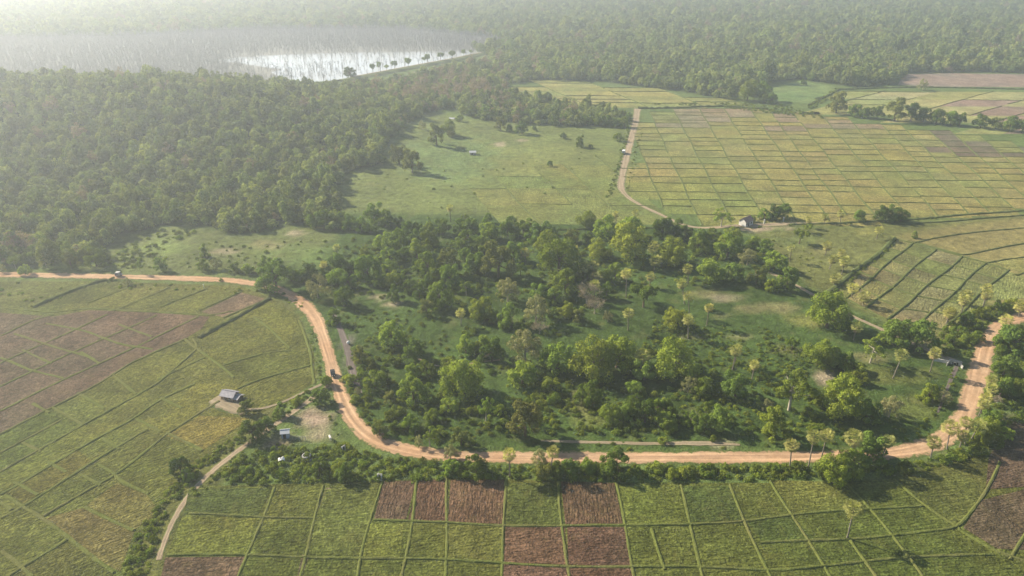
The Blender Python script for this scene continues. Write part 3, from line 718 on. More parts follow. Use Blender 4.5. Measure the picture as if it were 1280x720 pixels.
# ================================================================== plants: prototypes
def leaf_quads(centers, normals, size, r, spread=0.32, aspect=0.75):
    n = len(centers)
    d = normals + r.normal(0, spread, (n, 3)); d /= np.linalg.norm(d, axis=1)[:, None] + 1e-9
    t = r.normal(0, 1, (n, 3)); u = np.cross(d, t); u /= np.linalg.norm(u, axis=1)[:, None] + 1e-9
    w = np.cross(d, u)
    s = size * r.uniform(.6, 1.3, n)[:, None]
    u = u * s * .5; w = w * s * .5 * aspect
    bend = d * s * .12
    return np.stack([centers - u - bend, centers - w + bend * .6, centers + u - bend, centers + w + bend * .6], 1)
def clump_crown(r, D, Hc, z0, nclump, nleaf, leaf, flat=1.0, hollow=0.25, shape='dome', rag=0.25, cs=(.17, .30)):
    """leaf faces on many leaf clumps spread through an uneven crown volume"""
    cen, rad = [], []
    for k in range(nclump):
        for _ in range(40):
            p = r.uniform(-1, 1, 3); p[2] = r.uniform(0, 1)
            q = math.hypot(p[0], p[1])
            if shape == 'dome': ok = (q ** 2 + (p[2] * 1.0) ** 2.2) < 1.0 and (q ** 2 + p[2] ** 2) > hollow ** 2
            elif shape == 'cone': ok = q < 0.95 * (1 - p[2] ** 1.5) + .08
            elif shape == 'umbrella': ok = q < 1 and p[2] > .45 - .25 * (1 - q) and p[2] < 1 - .35 * q * q
            elif shape == 'ball': ok = q ** 2 + (2 * p[2] - 1) ** 2 < 1
            else: ok = q < 1
            if ok: break
        f = 1 + r.normal(0, rag * .35)
        rc = D * r.uniform(*cs) * .5
        cen.append((p[0] * (D / 2 - rc * .6) * f, p[1] * (D / 2 - rc * .6) * f, z0 + rc * .4 + p[2] * (Hc - rc) * (1 + r.normal(0, rag * .2)))); rad.append(rc)
    cen, rad = np.array(cen), np.array(rad)
    w = rad ** 2; w /= w.sum()
    k = r.choice(len(cen), nleaf, p=w)
    d = r.normal(0, 1, (nleaf, 3)); d[:, 2] = np.abs(d[:, 2]) * np.where(r.random(nleaf) < .78, 1, -1); d /= np.linalg.norm(d, axis=1)[:, None]
    rr = rad[k] * np.clip(r.normal(.92, .14, nleaf), .3, 1.25)
    pos = cen[k] + d * rr[:, None] * np.array([1, 1, flat])
    pos[:, 2] = np.maximum(pos[:, 2], 0.15)
    # push away leaves buried deep inside other clumps
    keep = np.ones(nleaf, bool)
    for c, q in zip(cen, rad):
        keep &= ~((np.linalg.norm(pos - c, axis=1) < q * .62) & (r.random(nleaf) < .75))
    return pos[keep], d[keep], cen, rad
def trunk_mb(r, h, rad, tips, lean=0.4, nl=6):
    mb = MB()
    top = Vector((r.uniform(-lean, lean), r.uniform(-lean, lean), h))
    mid = Vector((top.x * .3 + r.uniform(-.2, .2), top.y * .3 + r.uniform(-.2, .2), h * .5))
    mb.tube([(0, 0, -.3), (0, 0, .15), mid, top], [rad * 1.5, rad * 1.1, rad * .85, rad * .6], 7)
    if len(tips):
        for i in r.choice(len(tips), min(nl, len(tips)), replace=False):
            e = Vector(tips[i]); s = mid.lerp(top, r.uniform(.4, 1))
            m = s.lerp(e, .5) + Vector((0, 0, -.06 * (e - s).length))
            mb.tube([s, m, e], [rad * .5, rad * .3, rad * .1], 5, cap=False)
    return mb
PROTO = {}
def proto(kind, variants, mat, bk, D, H, z0f, nclump, nleaf, leaf, trunk_r, **kw):
    for i in range(variants):
        r = np.random.default_rng(hash((kind, i)) % 1000 if False else sum(map(ord, kind)) * 7 + i * 131)
        pos, nor, cen, rad = clump_crown(r, D, H * (1 - z0f), H * z0f, nclump, nleaf, leaf, **kw)
        q = leaf_quads(pos, nor, leaf, r)
        crown = quads_mesh(kind + '_crown', q, M[mat])
        trunk = trunk_mb(r, H * max(.45, z0f + .25), trunk_r, cen, nl=7).mesh(kind + '_trunk', M[bk], True)
        PROTO.setdefault(kind, []).append((trunk, crown, D, H))
proto('dark', 4, 'leaf_dark', 'bark_brown', 10, 9.0, .10, 26, 4200, .52, .34)
proto('green', 4, 'leaf_green', 'bark_brown', 10, 9.0, .10, 26, 4200, .50, .32)
proto('bright', 4, 'leaf_bright', 'bark_brown', 10, 9.2, .10, 30, 6500, .42, .34, rag=.12, cs=(.22, .34))
proto('yellow', 2, 'leaf_yellow', 'bark_brown', 10, 9.5, .06, 24, 4200, .48, .30)
proto('olive', 3, 'leaf_olive', 'bark_brown', 10, 9.0, .14, 24, 3800, .50, .34)
proto('pale', 3, 'leaf_pale', 'bark_pale', 10, 9.0, .12, 34, 4600, .34, .30, cs=(.12, .24))
proto('loose', 3, 'leaf_green', 'bark_pale', 10, 11.0, .34, 20, 2300, .46, .30, cs=(.14, .24), rag=.5)
proto('umbrella', 2, 'leaf_green', 'bark_brown', 10, 7.5, .36, 22, 3200, .48, .30, shape='umbrella', cs=(.16, .26))
proto('cone', 3, 'leaf_green', 'bark_brown', 10, 17.0, .05, 30, 4000, .62, .30, shape='cone', cs=(.20, .34))
proto('bush', 4, 'shrub', 'bark_brown', 5, 3.6, .02, 16, 1700, .34, .10, cs=(.22, .38))
def branch_tree(r, D, H, mat):
    mb = MB(); V = []
    def grow(p, d, L, rad, lev):
        e = p + d * L
        m = p.lerp(e, .5) + Vector(r.normal(0, .06 * L, 3))
        mb.tube([p, m, e], [rad, rad * .8, rad * .55], 5 if lev < 2 else 3, cap=False)
        if lev >= 4: return
        for _ in range(3 if lev < 3 else 4):
            nd = (d + Vector(r.normal(0, .55, 3))).normalized(); nd.z = abs(nd.z) * .8 + .05; nd.normalize()
            grow(p.lerp(e, r.uniform(.6, 1)), nd, L * r.uniform(.55, .8), rad * .5, lev + 1)
        if lev >= 2:
            for _ in range(9):
                c = p.lerp(e, r.uniform(.3, 1.1)) + Vector(r.normal(0, .45, 3))
                V.append(np.array(c))
    for k in range(6):
        a = k * 1.05 + r.uniform(-.3, .3)
        grow(Vector((0, 0, H * .2)), Vector((math.cos(a) * .8, math.sin(a) * .8, .9)).normalized(), H * .32, .14, 1)
    q = np.array(V)
    u = r.normal(0, 1, q.shape); u /= np.linalg.norm(u, axis=1)[:, None]; u[:, 2] = np.abs(u[:, 2])
    w = np.cross(u, r.normal(0, 1, q.shape)); w /= np.linalg.norm(w, axis=1)[:, None]
    Q = np.stack([q - w * .05, q + w * .05, q + u * .8 + w * .03, q + u * .8 - w * .03], 1).reshape(-1, 3)
    n = len(mb.v)
    mb.v += [tuple(x) for x in Q]
    mb.f += [tuple(range(n + 4 * i, n + 4 * i + 4)) for i in range(len(q))]
    return mb
for i in range(3):
    r = np.random.default_rng(900 + i)
    mb = MB(); mb.tube([(0, 0, -.3), (.05, 0, .8), (0, .05, 2.4)], [.34, .26, .2], 7)
    PROTO.setdefault('bare', []).append((mb.mesh('bare_trunk', M['bark_pale'], True), branch_tree(r, 9, 8, 'twig').mesh('bare_branches', M['twig']), 9.0, 8.0))
# fan palm: ringed trunk 1 m tall (stretched per palm), round head of stiff fan leaves about its own origin
for i in range(4):
    r = np.random.default_rng(500 + i)
    mb = MB()
    n = 9
    mb.tube([(0.02 * math.sin(k * 1.3 + i), 0.02 * math.cos(k * 1.7), k / n - .02) for k in range(n + 1)], [(.30 if k == 0 else .21) * (1 - .25 * k / n) * (1.06 if k % 2 else .96) for k in range(n + 1)], 7)
    tr = mb.mesh('palm_trunk', M['bark_palm'], True)
    def heads(nf, lo, hi, fr, pet, mat, name):
        mb = MB()
        for k in range(nf):
            az = k * 2.39996 + r.uniform(-.3, .3); el = math.asin(math.sin(lo) + (math.sin(hi) - math.sin(lo)) * ((k + .5) / nf)) + r.uniform(-.12, .12)
            d = Vector((math.cos(az) * math.cos(el), math.sin(az) * math.cos(el), math.sin(el)))
            L = pet * r.uniform(.8, 1.15)
            base = d * L
            mb.tube([(0, 0, 0), tuple(base)], [.035, .025], 3, cap=False)
            side = d.cross(Vector((0, 0, 1))); side = side.normalized() if side.length > .05 else Vector((1, 0, 0))
            nrm = side.cross(d).normalized()
            rad = fr * r.uniform(.8, 1.15)
            m = 9
            for j in range(m):                       # separate pleated leaf blades fanning out
                a = (j - (m - 1) / 2) * R(22); a2 = R(8)
                def pt(ang, rr, lift): return base + (d * math.cos(ang) + side * math.sin(ang)) * rr + nrm * lift - Vector((0, 0, .10 * rr * rr))
                mb.poly([base, pt(a - a2, rad * .7, .05), pt(a, rad * r.uniform(.9, 1.1), -.03), pt(a + a2, rad * .7, .05)])
        return mb.mesh(name, M[mat])
    PROTO.setdefault('palm', []).append((tr, heads(27, R(-50), R(85), .80, .98, 'frond', 'palm_crown'), heads(12, R(-80), R(-35), .7, .8, 'frond_dead', 'palm_skirt')))

# ================================================================== plants: one entry per tree in view
T = []                                               # (kind, picture x, picture y of the base, crown width px, height px or None)
def add(org, rows):
    ox, oy, s = org
    for e in rows:
        kind, x, y, w = e[:4]
        h = e[4] / s if len(e) > 4 else None
        T.append((kind, ox + x / s, oy + y / s, w / s, h))
D_, G_, B_, Y_, P_, L_, U_, C_, O_, N_, S_, F_ = 'dark', 'green', 'bright', 'yellow', 'pale', 'loose', 'umbrella', 'cone', 'olive', 'bare', 'bush', 'palm'
add((380, 250, 4.236), [(D_,60,165,95),(G_,120,165,110),(G_,200,150,85),(D_,245,172,90),(D_,300,178,85),(G_,355,182,80),(D_,372,140,110),(G_,430,152,95),(D_,500,140,55),(D_,550,187,75),(D_,600,187,65),(C_,662,135,26),(G_,662,190,75),(D_,735,198,92),(D_,825,192,85),
  (G_,855,132,52),(D_,890,192,65),(G_,430,282,115),(G_,500,292,120),(D_,530,232,85),(D_,600,250,90),(G_,670,265,105),(G_,850,285,115),(D_,925,272,85),(S_,180,332,62),(F_,175,285,34,45),(S_,320,292,46),(F_,105,385,36,60),
  (G_,455,352,105),(D_,525,335,85),(G_,600,332,112),(G_,640,308,85),(D_,600,392,75),(G_,660,432,145),(O_,765,425,150),(D_,850,335,80),(D_,900,392,95),(D_,30,442,100),(G_,100,442,75),(D_,180,412,115),(D_,252,402,85),(D_,340,446,145),(D_,390,382,75),(G_,455,402,85),
  (D_,402,472,85),(B_,462,468,80),(D_,520,455,75),(G_,170,472,125),(D_,242,482,95),(P_,75,545,140),(D_,212,582,112),(D_,486,548,88),(C_,160,668,85,105),(D_,562,502,80),(D_,612,532,82),(D_,652,482,80),(G_,700,462,90),(D_,772,485,125),(L_,860,515,85),(F_,832,665,44,90),
  (G_,722,592,150),(O_,650,625,95),(B_,925,650,75)])
add((580, 250, 4.235), [(D_,30,202,100),(G_,125,132,55),(G_,130,232,120),(D_,250,142,62),(D_,232,212,100),(G_,352,162,62),(G_,312,212,95),(D_,382,242,112),(D_,442,232,100),(O_,572,242,85),(B_,645,165,100,105),(D_,652,235,65),(G_,752,222,135),(G_,862,242,150),(D_,1050,232,135),(F_,1000,300,62,80),
  (G_,110,312,120),(D_,262,342,112),(U_,300,412,80),(F_,325,330,46,75),(B_,442,312,115),(Y_,432,388,95),(F_,570,320,60,80),(D_,542,352,105),(F_,633,415,62,95),(F_,685,410,58,85),(B_,722,332,115),(B_,868,352,180),(B_,1082,362,120),(F_,1005,375,58,85),
  (D_,62,402,115),(O_,182,442,190),(B_,505,442,195),(G_,538,532,155),(F_,690,515,50,90),(D_,650,430,70),(G_,800,452,112),(F_,858,515,50,145),(F_,980,465,46,80),(D_,752,532,85),(P_,232,565,140),(D_,402,542,105),(D_,482,562,92),(U_,950,585,160),(F_,868,690,52,120),
  (N_,648,565,140),(N_,692,612,110),(B_,532,632,85),(O_,602,662,75),(P_,762,655,60),(P_,382,682,155),(D_,470,642,65),(B_,92,652,115),(G_,160,662,85),(D_,242,692,125),(B_,1092,662,72),(N_,400,718,95)])
add((820, 260, 4.5), [(L_,365,118,115,115),(D_,70,202,150),(D_,170,182,85),(D_,250,232,115),(G_,322,202,92),(B_,90,352,155),(G_,232,272,112),(G_,400,302,165),(B_,420,242,112),(C_,540,250,78,130),(D_,612,275,92),(P_,512,342,112),(G_,300,442,175),(D_,432,422,112),(O_,562,452,135),(G_,662,372,135),(Y_,640,482,75),(D_,732,482,130),
  (F_,182,425,50,105),(F_,160,540,52,140),(F_,188,600,52,130),(F_,285,660,46,125),(B_,105,700,125),(F_,180,735,56,130),(U_,805,212,92),(F_,752,300,40,95),(U_,848,145,62)])
add((420, 400, 4.0), [(G_,282,152,140),(D_,395,217,115),(O_,120,230,90),(S_,60,330,80),(S_,180,250,70),(S_,290,235,75),(G_,200,365,125),(G_,392,300,90),(G_,455,290,85),(G_,388,435,150),(O_,272,425,70),(S_,310,488,75),(O_,220,595,82),(S_,305,565,72),(G_,375,562,98),(G_,482,522,84),(B_,635,405,195),(S_,560,365,85),(G_,562,475,92),
  (O_,625,645,110),(L_,470,640,95,120),(P_,415,645,45,70),(L_,748,525,95,150),(G_,820,485,62),(S_,270,505,66),(S_,130,300,70),(D_,780,235,135),(G_,650,185,105),(G_,742,172,92),(S_,150,420,60),(S_,250,330,60),(B_,700,180,60),(S_,560,240,80),(S_,690,480,70),(S_,510,600,70),(S_,90,420,60),(P_,110,380,40)])
add((640, 400, 4.235), [(O_,70,650,205),(G_,402,482,150),(B_,418,350,205),(B_,555,290,185),(G_,240,300,185),(B_,215,250,60),(P_,70,265,205),(G_,55,365,165),(F_,678,290,72,125),(D_,702,340,135),(G_,640,405,105),(D_,662,482,115),(B_,515,560,105),(D_,602,545,105),(D_,702,565,132),(G_,762,525,105),(G_,815,580,105),(S_,800,660,62),(S_,222,452,82),(S_,205,395,110)])
add((820, 400, 4.235), [(B_,105,345,215),(P_,168,400,95),(G_,245,415,125),(D_,420,435,160),(D_,55,545,125),(G_,60,605,105),(G_,182,575,95),(C_,257,525,56,110),(D_,325,605,145),(D_,250,605,95),(S_,298,645,46),(P_,592,490,66),(F_,405,265,56,130),(F_,418,235,48,105),(F_,505,330,46,110),(Y_,620,645,172)])
add((940, 360, 4.233), [(B_,395,250,190),(D_,480,250,110),(U_,212,335,80),(F_,535,275,52,95),(L_,625,410,130,170),(D_,745,330,165),(D_,860,365,195),(F_,745,480,62,155),(F_,942,445,54,130),(B_,345,435,145),(G_,420,430,115),(D_,490,435,100),(L_,195,672,235,265),(B_,465,720,205),(D_,600,725,140),(P_,722,705,125),(Y_,932,622,112),(P_,1010,625,90),(S_,540,470,120),(S_,560,520,100),(S_,340,630,120),(S_,440,560,90)])
add((1120, 360, 3.0), [(D_,435,265,130),(G_,400,255,75),(F_,245,95,38,70),(F_,188,135,36,62),(F_,325,75,36,70),(F_,460,110,38,60),(F_,402,175,40,70),(F_,330,400,36,75),(F_,345,440,36,75),(F_,318,470,38,75),(F_,305,490,36,70),(F_,350,385,34,60),(F_,190,605,52,95),(F_,128,640,44,80),(F_,238,600,30,62),(F_,275,580,52,90),(F_,258,590,40,95),(B_,340,585,80),(B_,322,120,44),(D_,400,350,100),(G_,455,420,90),(D_,385,430,100),(N_,375,440,40),(D_,350,540,90),(G_,395,580,70),(S_,230,185,60),(S_,270,215,60),(S_,210,225,56),(S_,300,205,54),(D_,260,150,60),(S_,290,165,60),(S_,390,95,60),(S_,430,80,50)])
add((560, 540, 4.267), [(G_,150,255,142),(F_,330,240,58,140),(F_,545,220,28,140),(P_,490,195,95),(O_,512,275,110),(G_,572,245,92),(D_,652,245,112),(G_,745,228,102),(D_,892,245,165),(S_,1110,225,90),(B_,1195,260,62),(P_,15,160,85),(G_,15,230,90)])
add((850, 480, 2.977), [(B_,560,385,105),(B_,620,370,100),(F_,408,315,44,105),(F_,478,310,46,125),(F_,520,300,44,120),(F_,628,310,56,125),(F_,745,290,42,95),(D_,690,305,130),(G_,640,330,90),(F_,622,575,56,120),(G_,1140,240,85),(S_,100,345,70),(S_,20,350,60),(S_,440,335,60),(S_,840,330,55),(S_,350,330,55)])
add((250, 460, 5.14), [(D_,345,485,150),(D_,430,430,110),(D_,530,325,100),(O_,300,305,105),(D_,775,245,125),(G_,810,130,90),(S_,620,245,70)])
add((0, 480, 2.977), [(D_,675,345,75),(G_,700,362,50),(D_,1285,370,75),(G_,1190,345,60),(B_,1262,345,50)])
add((240, 270, 5.54), [(D_,585,545,235),(D_,510,400,110),(G_,690,470,120),(G_,390,412,95),(S_,310,405,90),(G_,85,390,85),(C_,90,300,75,110),(P_,170,385,90),(D_,760,470,95),(D_,830,465,90),(S_,200,455,30)])
add((0, 290, 6.544), [(G_,212,365,95),(P_,382,312,115),(O_,590,325,130),(G_,790,312,165),(P_,20,345,75),(L_,130,310,110)])
add((100, 300, 6.4), [(D_,650,265,110),(L_,490,275,48,130),(P_,385,375,70),(S_,260,330,50)])
add((460, 130, 6.4), [(O_,250,515,165,190),(O_,355,580,165,215),(O_,550,370,165,185),(B_,640,285,130),(P_,440,245,75),(O_,670,295,80),(D_,735,165,70),(P_,70,510,90),(O_,30,480,110)])
add((600, 90, 5.818), [(O_,150,445,110),(D_,215,445,62),(D_,305,470,112),(D_,395,435,42),(D_,607,495,56),(C_,728,560,75,130),(D_,805,560,40),(O_,705,400,92),(Y_,1050,420,92),(B_,1000,515,75),(D_,510,695,45)]
  + [(k, x, y, w) for k, x, y, w in ((D_,40,350,95),(G_,110,355,90),(P_,180,352,90),(D_,250,362,95),(G_,330,366,90),(D_,400,372,95),(D_,470,376,90),(G_,545,382,90),(D_,610,392,90),(D_,770,402,95),(G_,850,408,95),(D_,915,412,95),(D_,985,416,90),(D_,1080,370,75))])
add((425, 240, 2.977), [(F_,411,110,22,62),(F_,1028,132,22,60),(F_,1088,132,24,66)])
add((960, 80, 4.0), [(O_,340,265,115),(D_,430,277,85),(D_,480,282,65),(D_,540,287,75),(O_,632,305,120),(D_,712,302,110),(D_,775,305,85),(D_,838,315,90),(D_,912,320,95),(D_,955,322,70),(D_,1062,335,92),(O_,1135,340,82),(D_,1205,350,82),(D_,1268,358,82),(P_,772,140,56),(D_,175,112,36),(G_,-20,208,66)])
add((850, 0, 2.977), [(B_,250,388,85),(D_,305,388,80),(D_,342,395,45)])
add((880, 220, 8.0), [(D_,780,450,165),(D_,690,455,150),(G_,600,455,130),(D_,480,470,70)])
add((1000, 230, 4.236), [(D_,310,212,72),(D_,430,212,85),(D_,480,210,80),(D_,535,212,85),(F_,212,210,34,70),(F_,130,205,34,40),(C_,602,292,34,50),(F_,405,290,42,70),(F_,135,375,46,70),(F_,155,450,46,75),(F_,212,420,42,75),(F_,220,480,50,95),(F_,180,540,50,65),(F_,272,600,52,75),(F_,332,645,56,75),(F_,855,640,54,80),(F_,972,640,48,105),(F_,780,735,58,80),(F_,40,230,30,60)])
add((420, 50, 6.4), [(D_,115,300,110),(U_,297,278,54,95),(U_,345,262,44,90),(U_,405,246,46,50),(U_,470,242,64,78),(U_,580,240,64,105),(U_,737,194,60,84),(U_,705,196,38,64),(U_,838,170,68,72),(U_,930,164,66,82),(U_,1022,140,42,66),(U_,1080,124,34,48),(U_,1190,98,42,48),(U_,1235,88,38,48)])

# ---- names, labels and zones: every tree says what sets it apart
LOOK = {'dark': ('broadleaf_tree', 'dark green tree'), 'green': ('broadleaf_tree', 'mid green tree'), 'bright': ('broadleaf_tree', 'bright green round tree'), 'yellow': ('broadleaf_tree', 'vivid yellow leafed tree'), 'olive': ('broadleaf_tree', 'olive brown tree'),
        'pale': ('broadleaf_tree', 'pale grey green tree'), 'loose': ('broadleaf_tree', 'thin open tree'), 'umbrella': ('broadleaf_tree', 'flat topped tree'), 'cone': ('broadleaf_tree', 'tall narrow tree'), 'bush': ('shrub', 'low leafy shrub'), 'bare': ('bare_tree', 'bare pinkish grey tree'), 'palm': ('fan_palm', 'fan palm')}
ZONES = [  # (name, test)
    ('on the dam by the lake', lambda x, y: y < 110 and x < 640),
    ('in the far dark hedge', lambda x, y: y < 172 and x > 1015),
    ('between the huge field and far forest', lambda x, y: y < 172 and x > 890),
    ('in the tree strip behind the meadow', lambda x, y: y < 163.5 and 590 < x < 800),
    ('on the meadow beside the hill forest', lambda x, y: y < 250 and x < 600),
    ('on the meadow left of the straight track', lambda x, y: y < 250 and x < 800),
    ('by the red roofed house', lambda x, y: 890 < x < 1012 and y < 288),
    ('along the near edge of the huge field', lambda x, y: x > 1012 and y < 283),
    ('on the grass by the terraced field', lambda x, y: x > 975 and y < 350),
    ('among the terraced plots', lambda x, y: x > 1010 and y < 398 and x < 1165),
    ('at the top of the road fork', lambda x, y: x > 1165 and y < 430),
    ('by the road fork', lambda x, y: x > 1205 and y < 455),
    ('beside the climbing road below the fork', lambda x, y: x > 1205),
    ('above the long left road', lambda x, y: x < 240 and y < 350),
    ('between the left road and the hill glade', lambda x, y: x < 335 and y < 352),
    ('below the long left road', lambda x, y: x < 240 and y < 400),
    ('around the field huts', lambda x, y: x < 415 and y > 480 and y < 560),
    ('beside the twin rut track', lambda x, y: x < 300 and y > 560),
    ('in the hedge below the left yard', lambda x, y: x < 480 and y > 570),
    ('in the bottom field', lambda x, y: y > 640),
    ('in the hedge under the orange road', lambda x, y: y > 583),
    ('by the road near the palm clump', lambda x, y: x > 975 and y > 540),
    ('at the road edge', lambda x, y: y > 558),
    ('on the field edge above the grove', lambda x, y: y < 290 and x > 745 and x < 800),
    ('in the grove beside the glade', lambda x, y: x < 480 and y < 315),
    ('along the grove edge by the meadow', lambda x, y: y < 300 and x < 640),
    ('along the grove edge below the strips', lambda x, y: y < 306 and x < 780),
    ('in the grove corner by the house', lambda x, y: y < 325 and x >= 780),
    ('by the big tree at the road bend', lambda x, y: x < 440 and y < 420),
    ('in the left back of the grove', lambda x, y: x < 560 and y < 350),
    ('in the middle back of the grove', lambda x, y: x < 680 and y < 350),
    ('in the palm rich back of the grove', lambda x, y: x < 800 and y < 350),
    ('in the right back of the grove', lambda x, y: x < 1000 and y < 350),
    ('around the sandy gap of the grove', lambda x, y: x < 560 and y < 400),
    ('in the heart of the grove', lambda x, y: x < 680 and y < 400),
    ('around the grove bare tree', lambda x, y: x < 800 and y < 402),
    ('at the grassy clearing edge', lambda x, y: x < 1010 and y < 402),
    ('beside the slanting footpath', lambda x, y: x > 1040 and y < 480),
    ('on the grass by the footpath corner', lambda x, y: x > 1000 and y < 480),
    ('above the inside of the road bend', lambda x, y: x < 500 and y < 490),
    ('in the thicket inside the road bend', lambda x, y: x < 560),
    ('in the left front of the grove', lambda x, y: x < 640 and y < 500),
    ('near the grove road side', lambda x, y: x < 690 and y >= 500),
    ('in the front middle of the grove', lambda x, y: x < 780 and y < 482),
    ('in the thicket above the side path', lambda x, y: x < 905 and y >= 482),
    ('in the lush hollow', lambda x, y: x < 960 and y < 520),
    ('in the right front of the grove', lambda x, y: True)]
ORD = 'first second third fourth fifth sixth seventh eighth ninth tenth eleventh twelfth thirteenth fourteenth fifteenth sixteenth seventeenth eighteenth nineteenth twentieth'.split()
buck = {}
for e in T:
    z = next(n for n, f in ZONES if f(e[1], e[2] - 1))
    buck.setdefault((z, e[0]), []).append(e)
LABEL = {}
for (z, k), L in buck.items():
    L.sort(key=lambda e: e[1])
    nm = LOOK[k][1]
    art = {'palm': 'of the fan palms'}
    big = max(L, key=lambda e: e[3])
    for i, e in enumerate(L):
        if len(L) == 1: s = f'lone {nm} {z}'
        elif len(L) == 2: s = f'{nm} {z}, the {"left" if i == 0 else "right"} one of two'
        elif i == 0: s = f'{nm} {z}, leftmost of its look'
        elif i == len(L) - 1: s = f'{nm} {z}, rightmost of its look'
        elif e is big and big[3] > 1.25 * sorted(x[3] for x in L)[-2]: s = f'largest {nm} {z}'
        else: s = f'{ORD[i]} {nm} from left {z}'
        LABEL[e] = (s, z)
SPECIAL = {}
nth = {}
bad = [v[0] for v in LABEL.values() if len(v[0].split()) > 16]
print('long labels', bad)
for e in T:
    kind, x, y, w, h = e
    if kind != 'palm' and y > 200: w *= 1.22 if kind == 'bright' else 1.10
    name, look = LOOK[kind]
    lab, z = LABEL[e]
    sc = px_per_m(y)
    cat = {'fan_palm': 'palm', 'shrub': 'shrub'}.get(name, 'tree')
    grp = {'fan_palm': 'fan palms', 'shrub': 'shrubs', 'bare_tree': 'bare trees'}.get(name, 'trees') + ' ' + z
    k = nth[kind] = nth.get(kind, 0) + 1
    if kind == 'palm':
        gx0, gy0 = G(x, y)
        root = tag(empty(name, (gx0, gy0, hill(gx0, gy0)), rng.uniform(0, 6.28)), lab, cat, grp)
        tr, cr, sk = PROTO['palm'][k % 4]
        cw = max(3.5, 1.3 * w / sc)
        H = max(3.0, (h / (sc * math.cos(dep(y))) - cw * .42))
        lx, ly = rng.gauss(0, .07), rng.gauss(0, .06)
        a = link('trunk', tr, root); a.scale = (.85, .85, H); a.rotation_euler = (ly, lx, 0)
        tp = Vector((math.sin(lx) * H, -math.sin(ly) * H, H * .995))
        c = link('crown', cr, root); c.location = tp; s = cw / 3.3; c.scale = (s, s, s)
        if k % 3 != 1:
            d = link('dead_fronds', sk, root); d.location = tp - Vector((0, 0, .25)); d.scale = (s, s, s)
        continue
    tr, cr, D, H0 = PROTO[kind][k % len(PROTO[kind])]
    base = 0.10 if kind in ('loose', 'umbrella', 'bare') else 0.17
    if y < 150 and x < 640: base = 0.0
    yb = y - w * base
    gx0, gy0 = G(x, yb)
    s = w / px_per_m(yb) / D
    sz = s
    if h is not None:
        de = dep(yb)
        H = max(h - w * math.sin(de) * .35, h * .5) / (px_per_m(yb) * math.cos(de))
        sz = H / H0
    else: sz = s * rng.uniform(.88, 1.12) * (1.0 if kind != 'bush' else .9)
    root = tag(empty(name, (gx0, gy0, float(hill(gx0, gy0))), rng.uniform(0, 6.28)), lab, cat, grp)
    a = link('trunk', tr, root); a.scale = (s, s, sz)
    c = link('branches' if kind == 'bare' else 'crown', cr, root); c.scale = (s, s, sz)

# ================================================================== woods and undergrowth too many to count
def scatter(name, protos, pts, idx, scl, rot, label, cat):
    me = bpy.data.meshes.new(name)
    n = len(pts)
    me.vertices.add(n); me.vertices.foreach_set('co', np.asarray(pts, np.float32).reshape(-1))
    for nm, typ, dat in (('idx', 'INT', idx), ('scl', 'FLOAT_VECTOR', scl), ('rot', 'FLOAT_VECTOR', rot)):
        at_ = me.attributes.new(nm, typ, 'POINT')
        at_.data.foreach_set('value' if typ == 'INT' else 'vector', np.asarray(dat, np.int32 if typ == 'INT' else np.float32).reshape(-1))
    o = tag(link(name, me), label, cat, kind='stuff')
    ng = bpy.data.node_groups.new(name, 'GeometryNodeTree')
    ng.interface.new_socket('Geometry', in_out='INPUT', socket_type='NodeSocketGeometry')
    ng.interface.new_socket('Geometry', in_out='OUTPUT', socket_type='NodeSocketGeometry')
    N = ng.nodes; Lk = ng.links.new
    gi, go = N.new('NodeGroupInput'), N.new('NodeGroupOutput')
    join = N.new('GeometryNodeJoinGeometry')
    def named(nm, typ):
        q = N.new('GeometryNodeInputNamedAttribute'); q.data_type = typ; q.inputs['Name'].default_value = nm
        return q.outputs['Attribute']
    ai, as_, ar = named('idx', 'INT'), named('scl', 'FLOAT_VECTOR'), named('rot', 'FLOAT_VECTOR')
    m2p = N.new('GeometryNodeMeshToPoints'); Lk(gi.outputs[0], m2p.inputs['Mesh'])
    for k, pm in enumerate(protos):
        po = bpy.data.objects.new(name + '_sprig', pm)   # only a source for the scatter, not placed in the scene
        cmp_ = N.new('FunctionNodeCompare'); cmp_.data_type = 'INT'; cmp_.operation = 'EQUAL'
        Lk(ai, cmp_.inputs[2]); cmp_.inputs[3].default_value = k
        oi = N.new('GeometryNodeObjectInfo'); oi.inputs['Object'].default_value = po; oi.inputs['As Instance'].default_value = True
        ip = N.new('GeometryNodeInstanceOnPoints')
        Lk(m2p.outputs[0], ip.inputs['Points']); Lk(cmp_.outputs[0], ip.inputs['Selection']); Lk(oi.outputs['Geometry'], ip.inputs['Instance'])
        e2r = N.new('FunctionNodeEulerToRotation'); Lk(ar, e2r.inputs[0]); Lk(e2r.outputs[0], ip.inputs['Rotation'])
        Lk(as_, ip.inputs['Scale'])
        Lk(ip.outputs[0], join.inputs[0])
    Lk(join.outputs[0], go.inputs[0])
    md = o.modifiers.new('scatter', 'NODES'); md.node_group = ng
    return o
def hexgrid(x0, x1, y0, y1, step):
    xs_ = np.arange(x0, x1, step); ys_ = np.arange(y0, y1, step * .9)
    a, b = np.meshgrid(xs_, ys_)
    a = a + (np.arange(len(ys_)) % 2)[:, None] * step / 2
    a = a.ravel() + nr.uniform(-.38, .38, a.size) * step; b = b.ravel() + nr.uniform(-.38, .38, b.size) * step
    return a, b
def fproto(nm, mat, seed, nleaf, leaf, D=9, H=8.5, nc=13):
    r = np.random.default_rng(seed)
    pos, nor, cen, rad = clump_crown(r, D, H * .86, H * .1, nc, nleaf, leaf, cs=(.26, .44))
    return quads_mesh(nm, leaf_quads(pos, nor, leaf, r), M[mat])
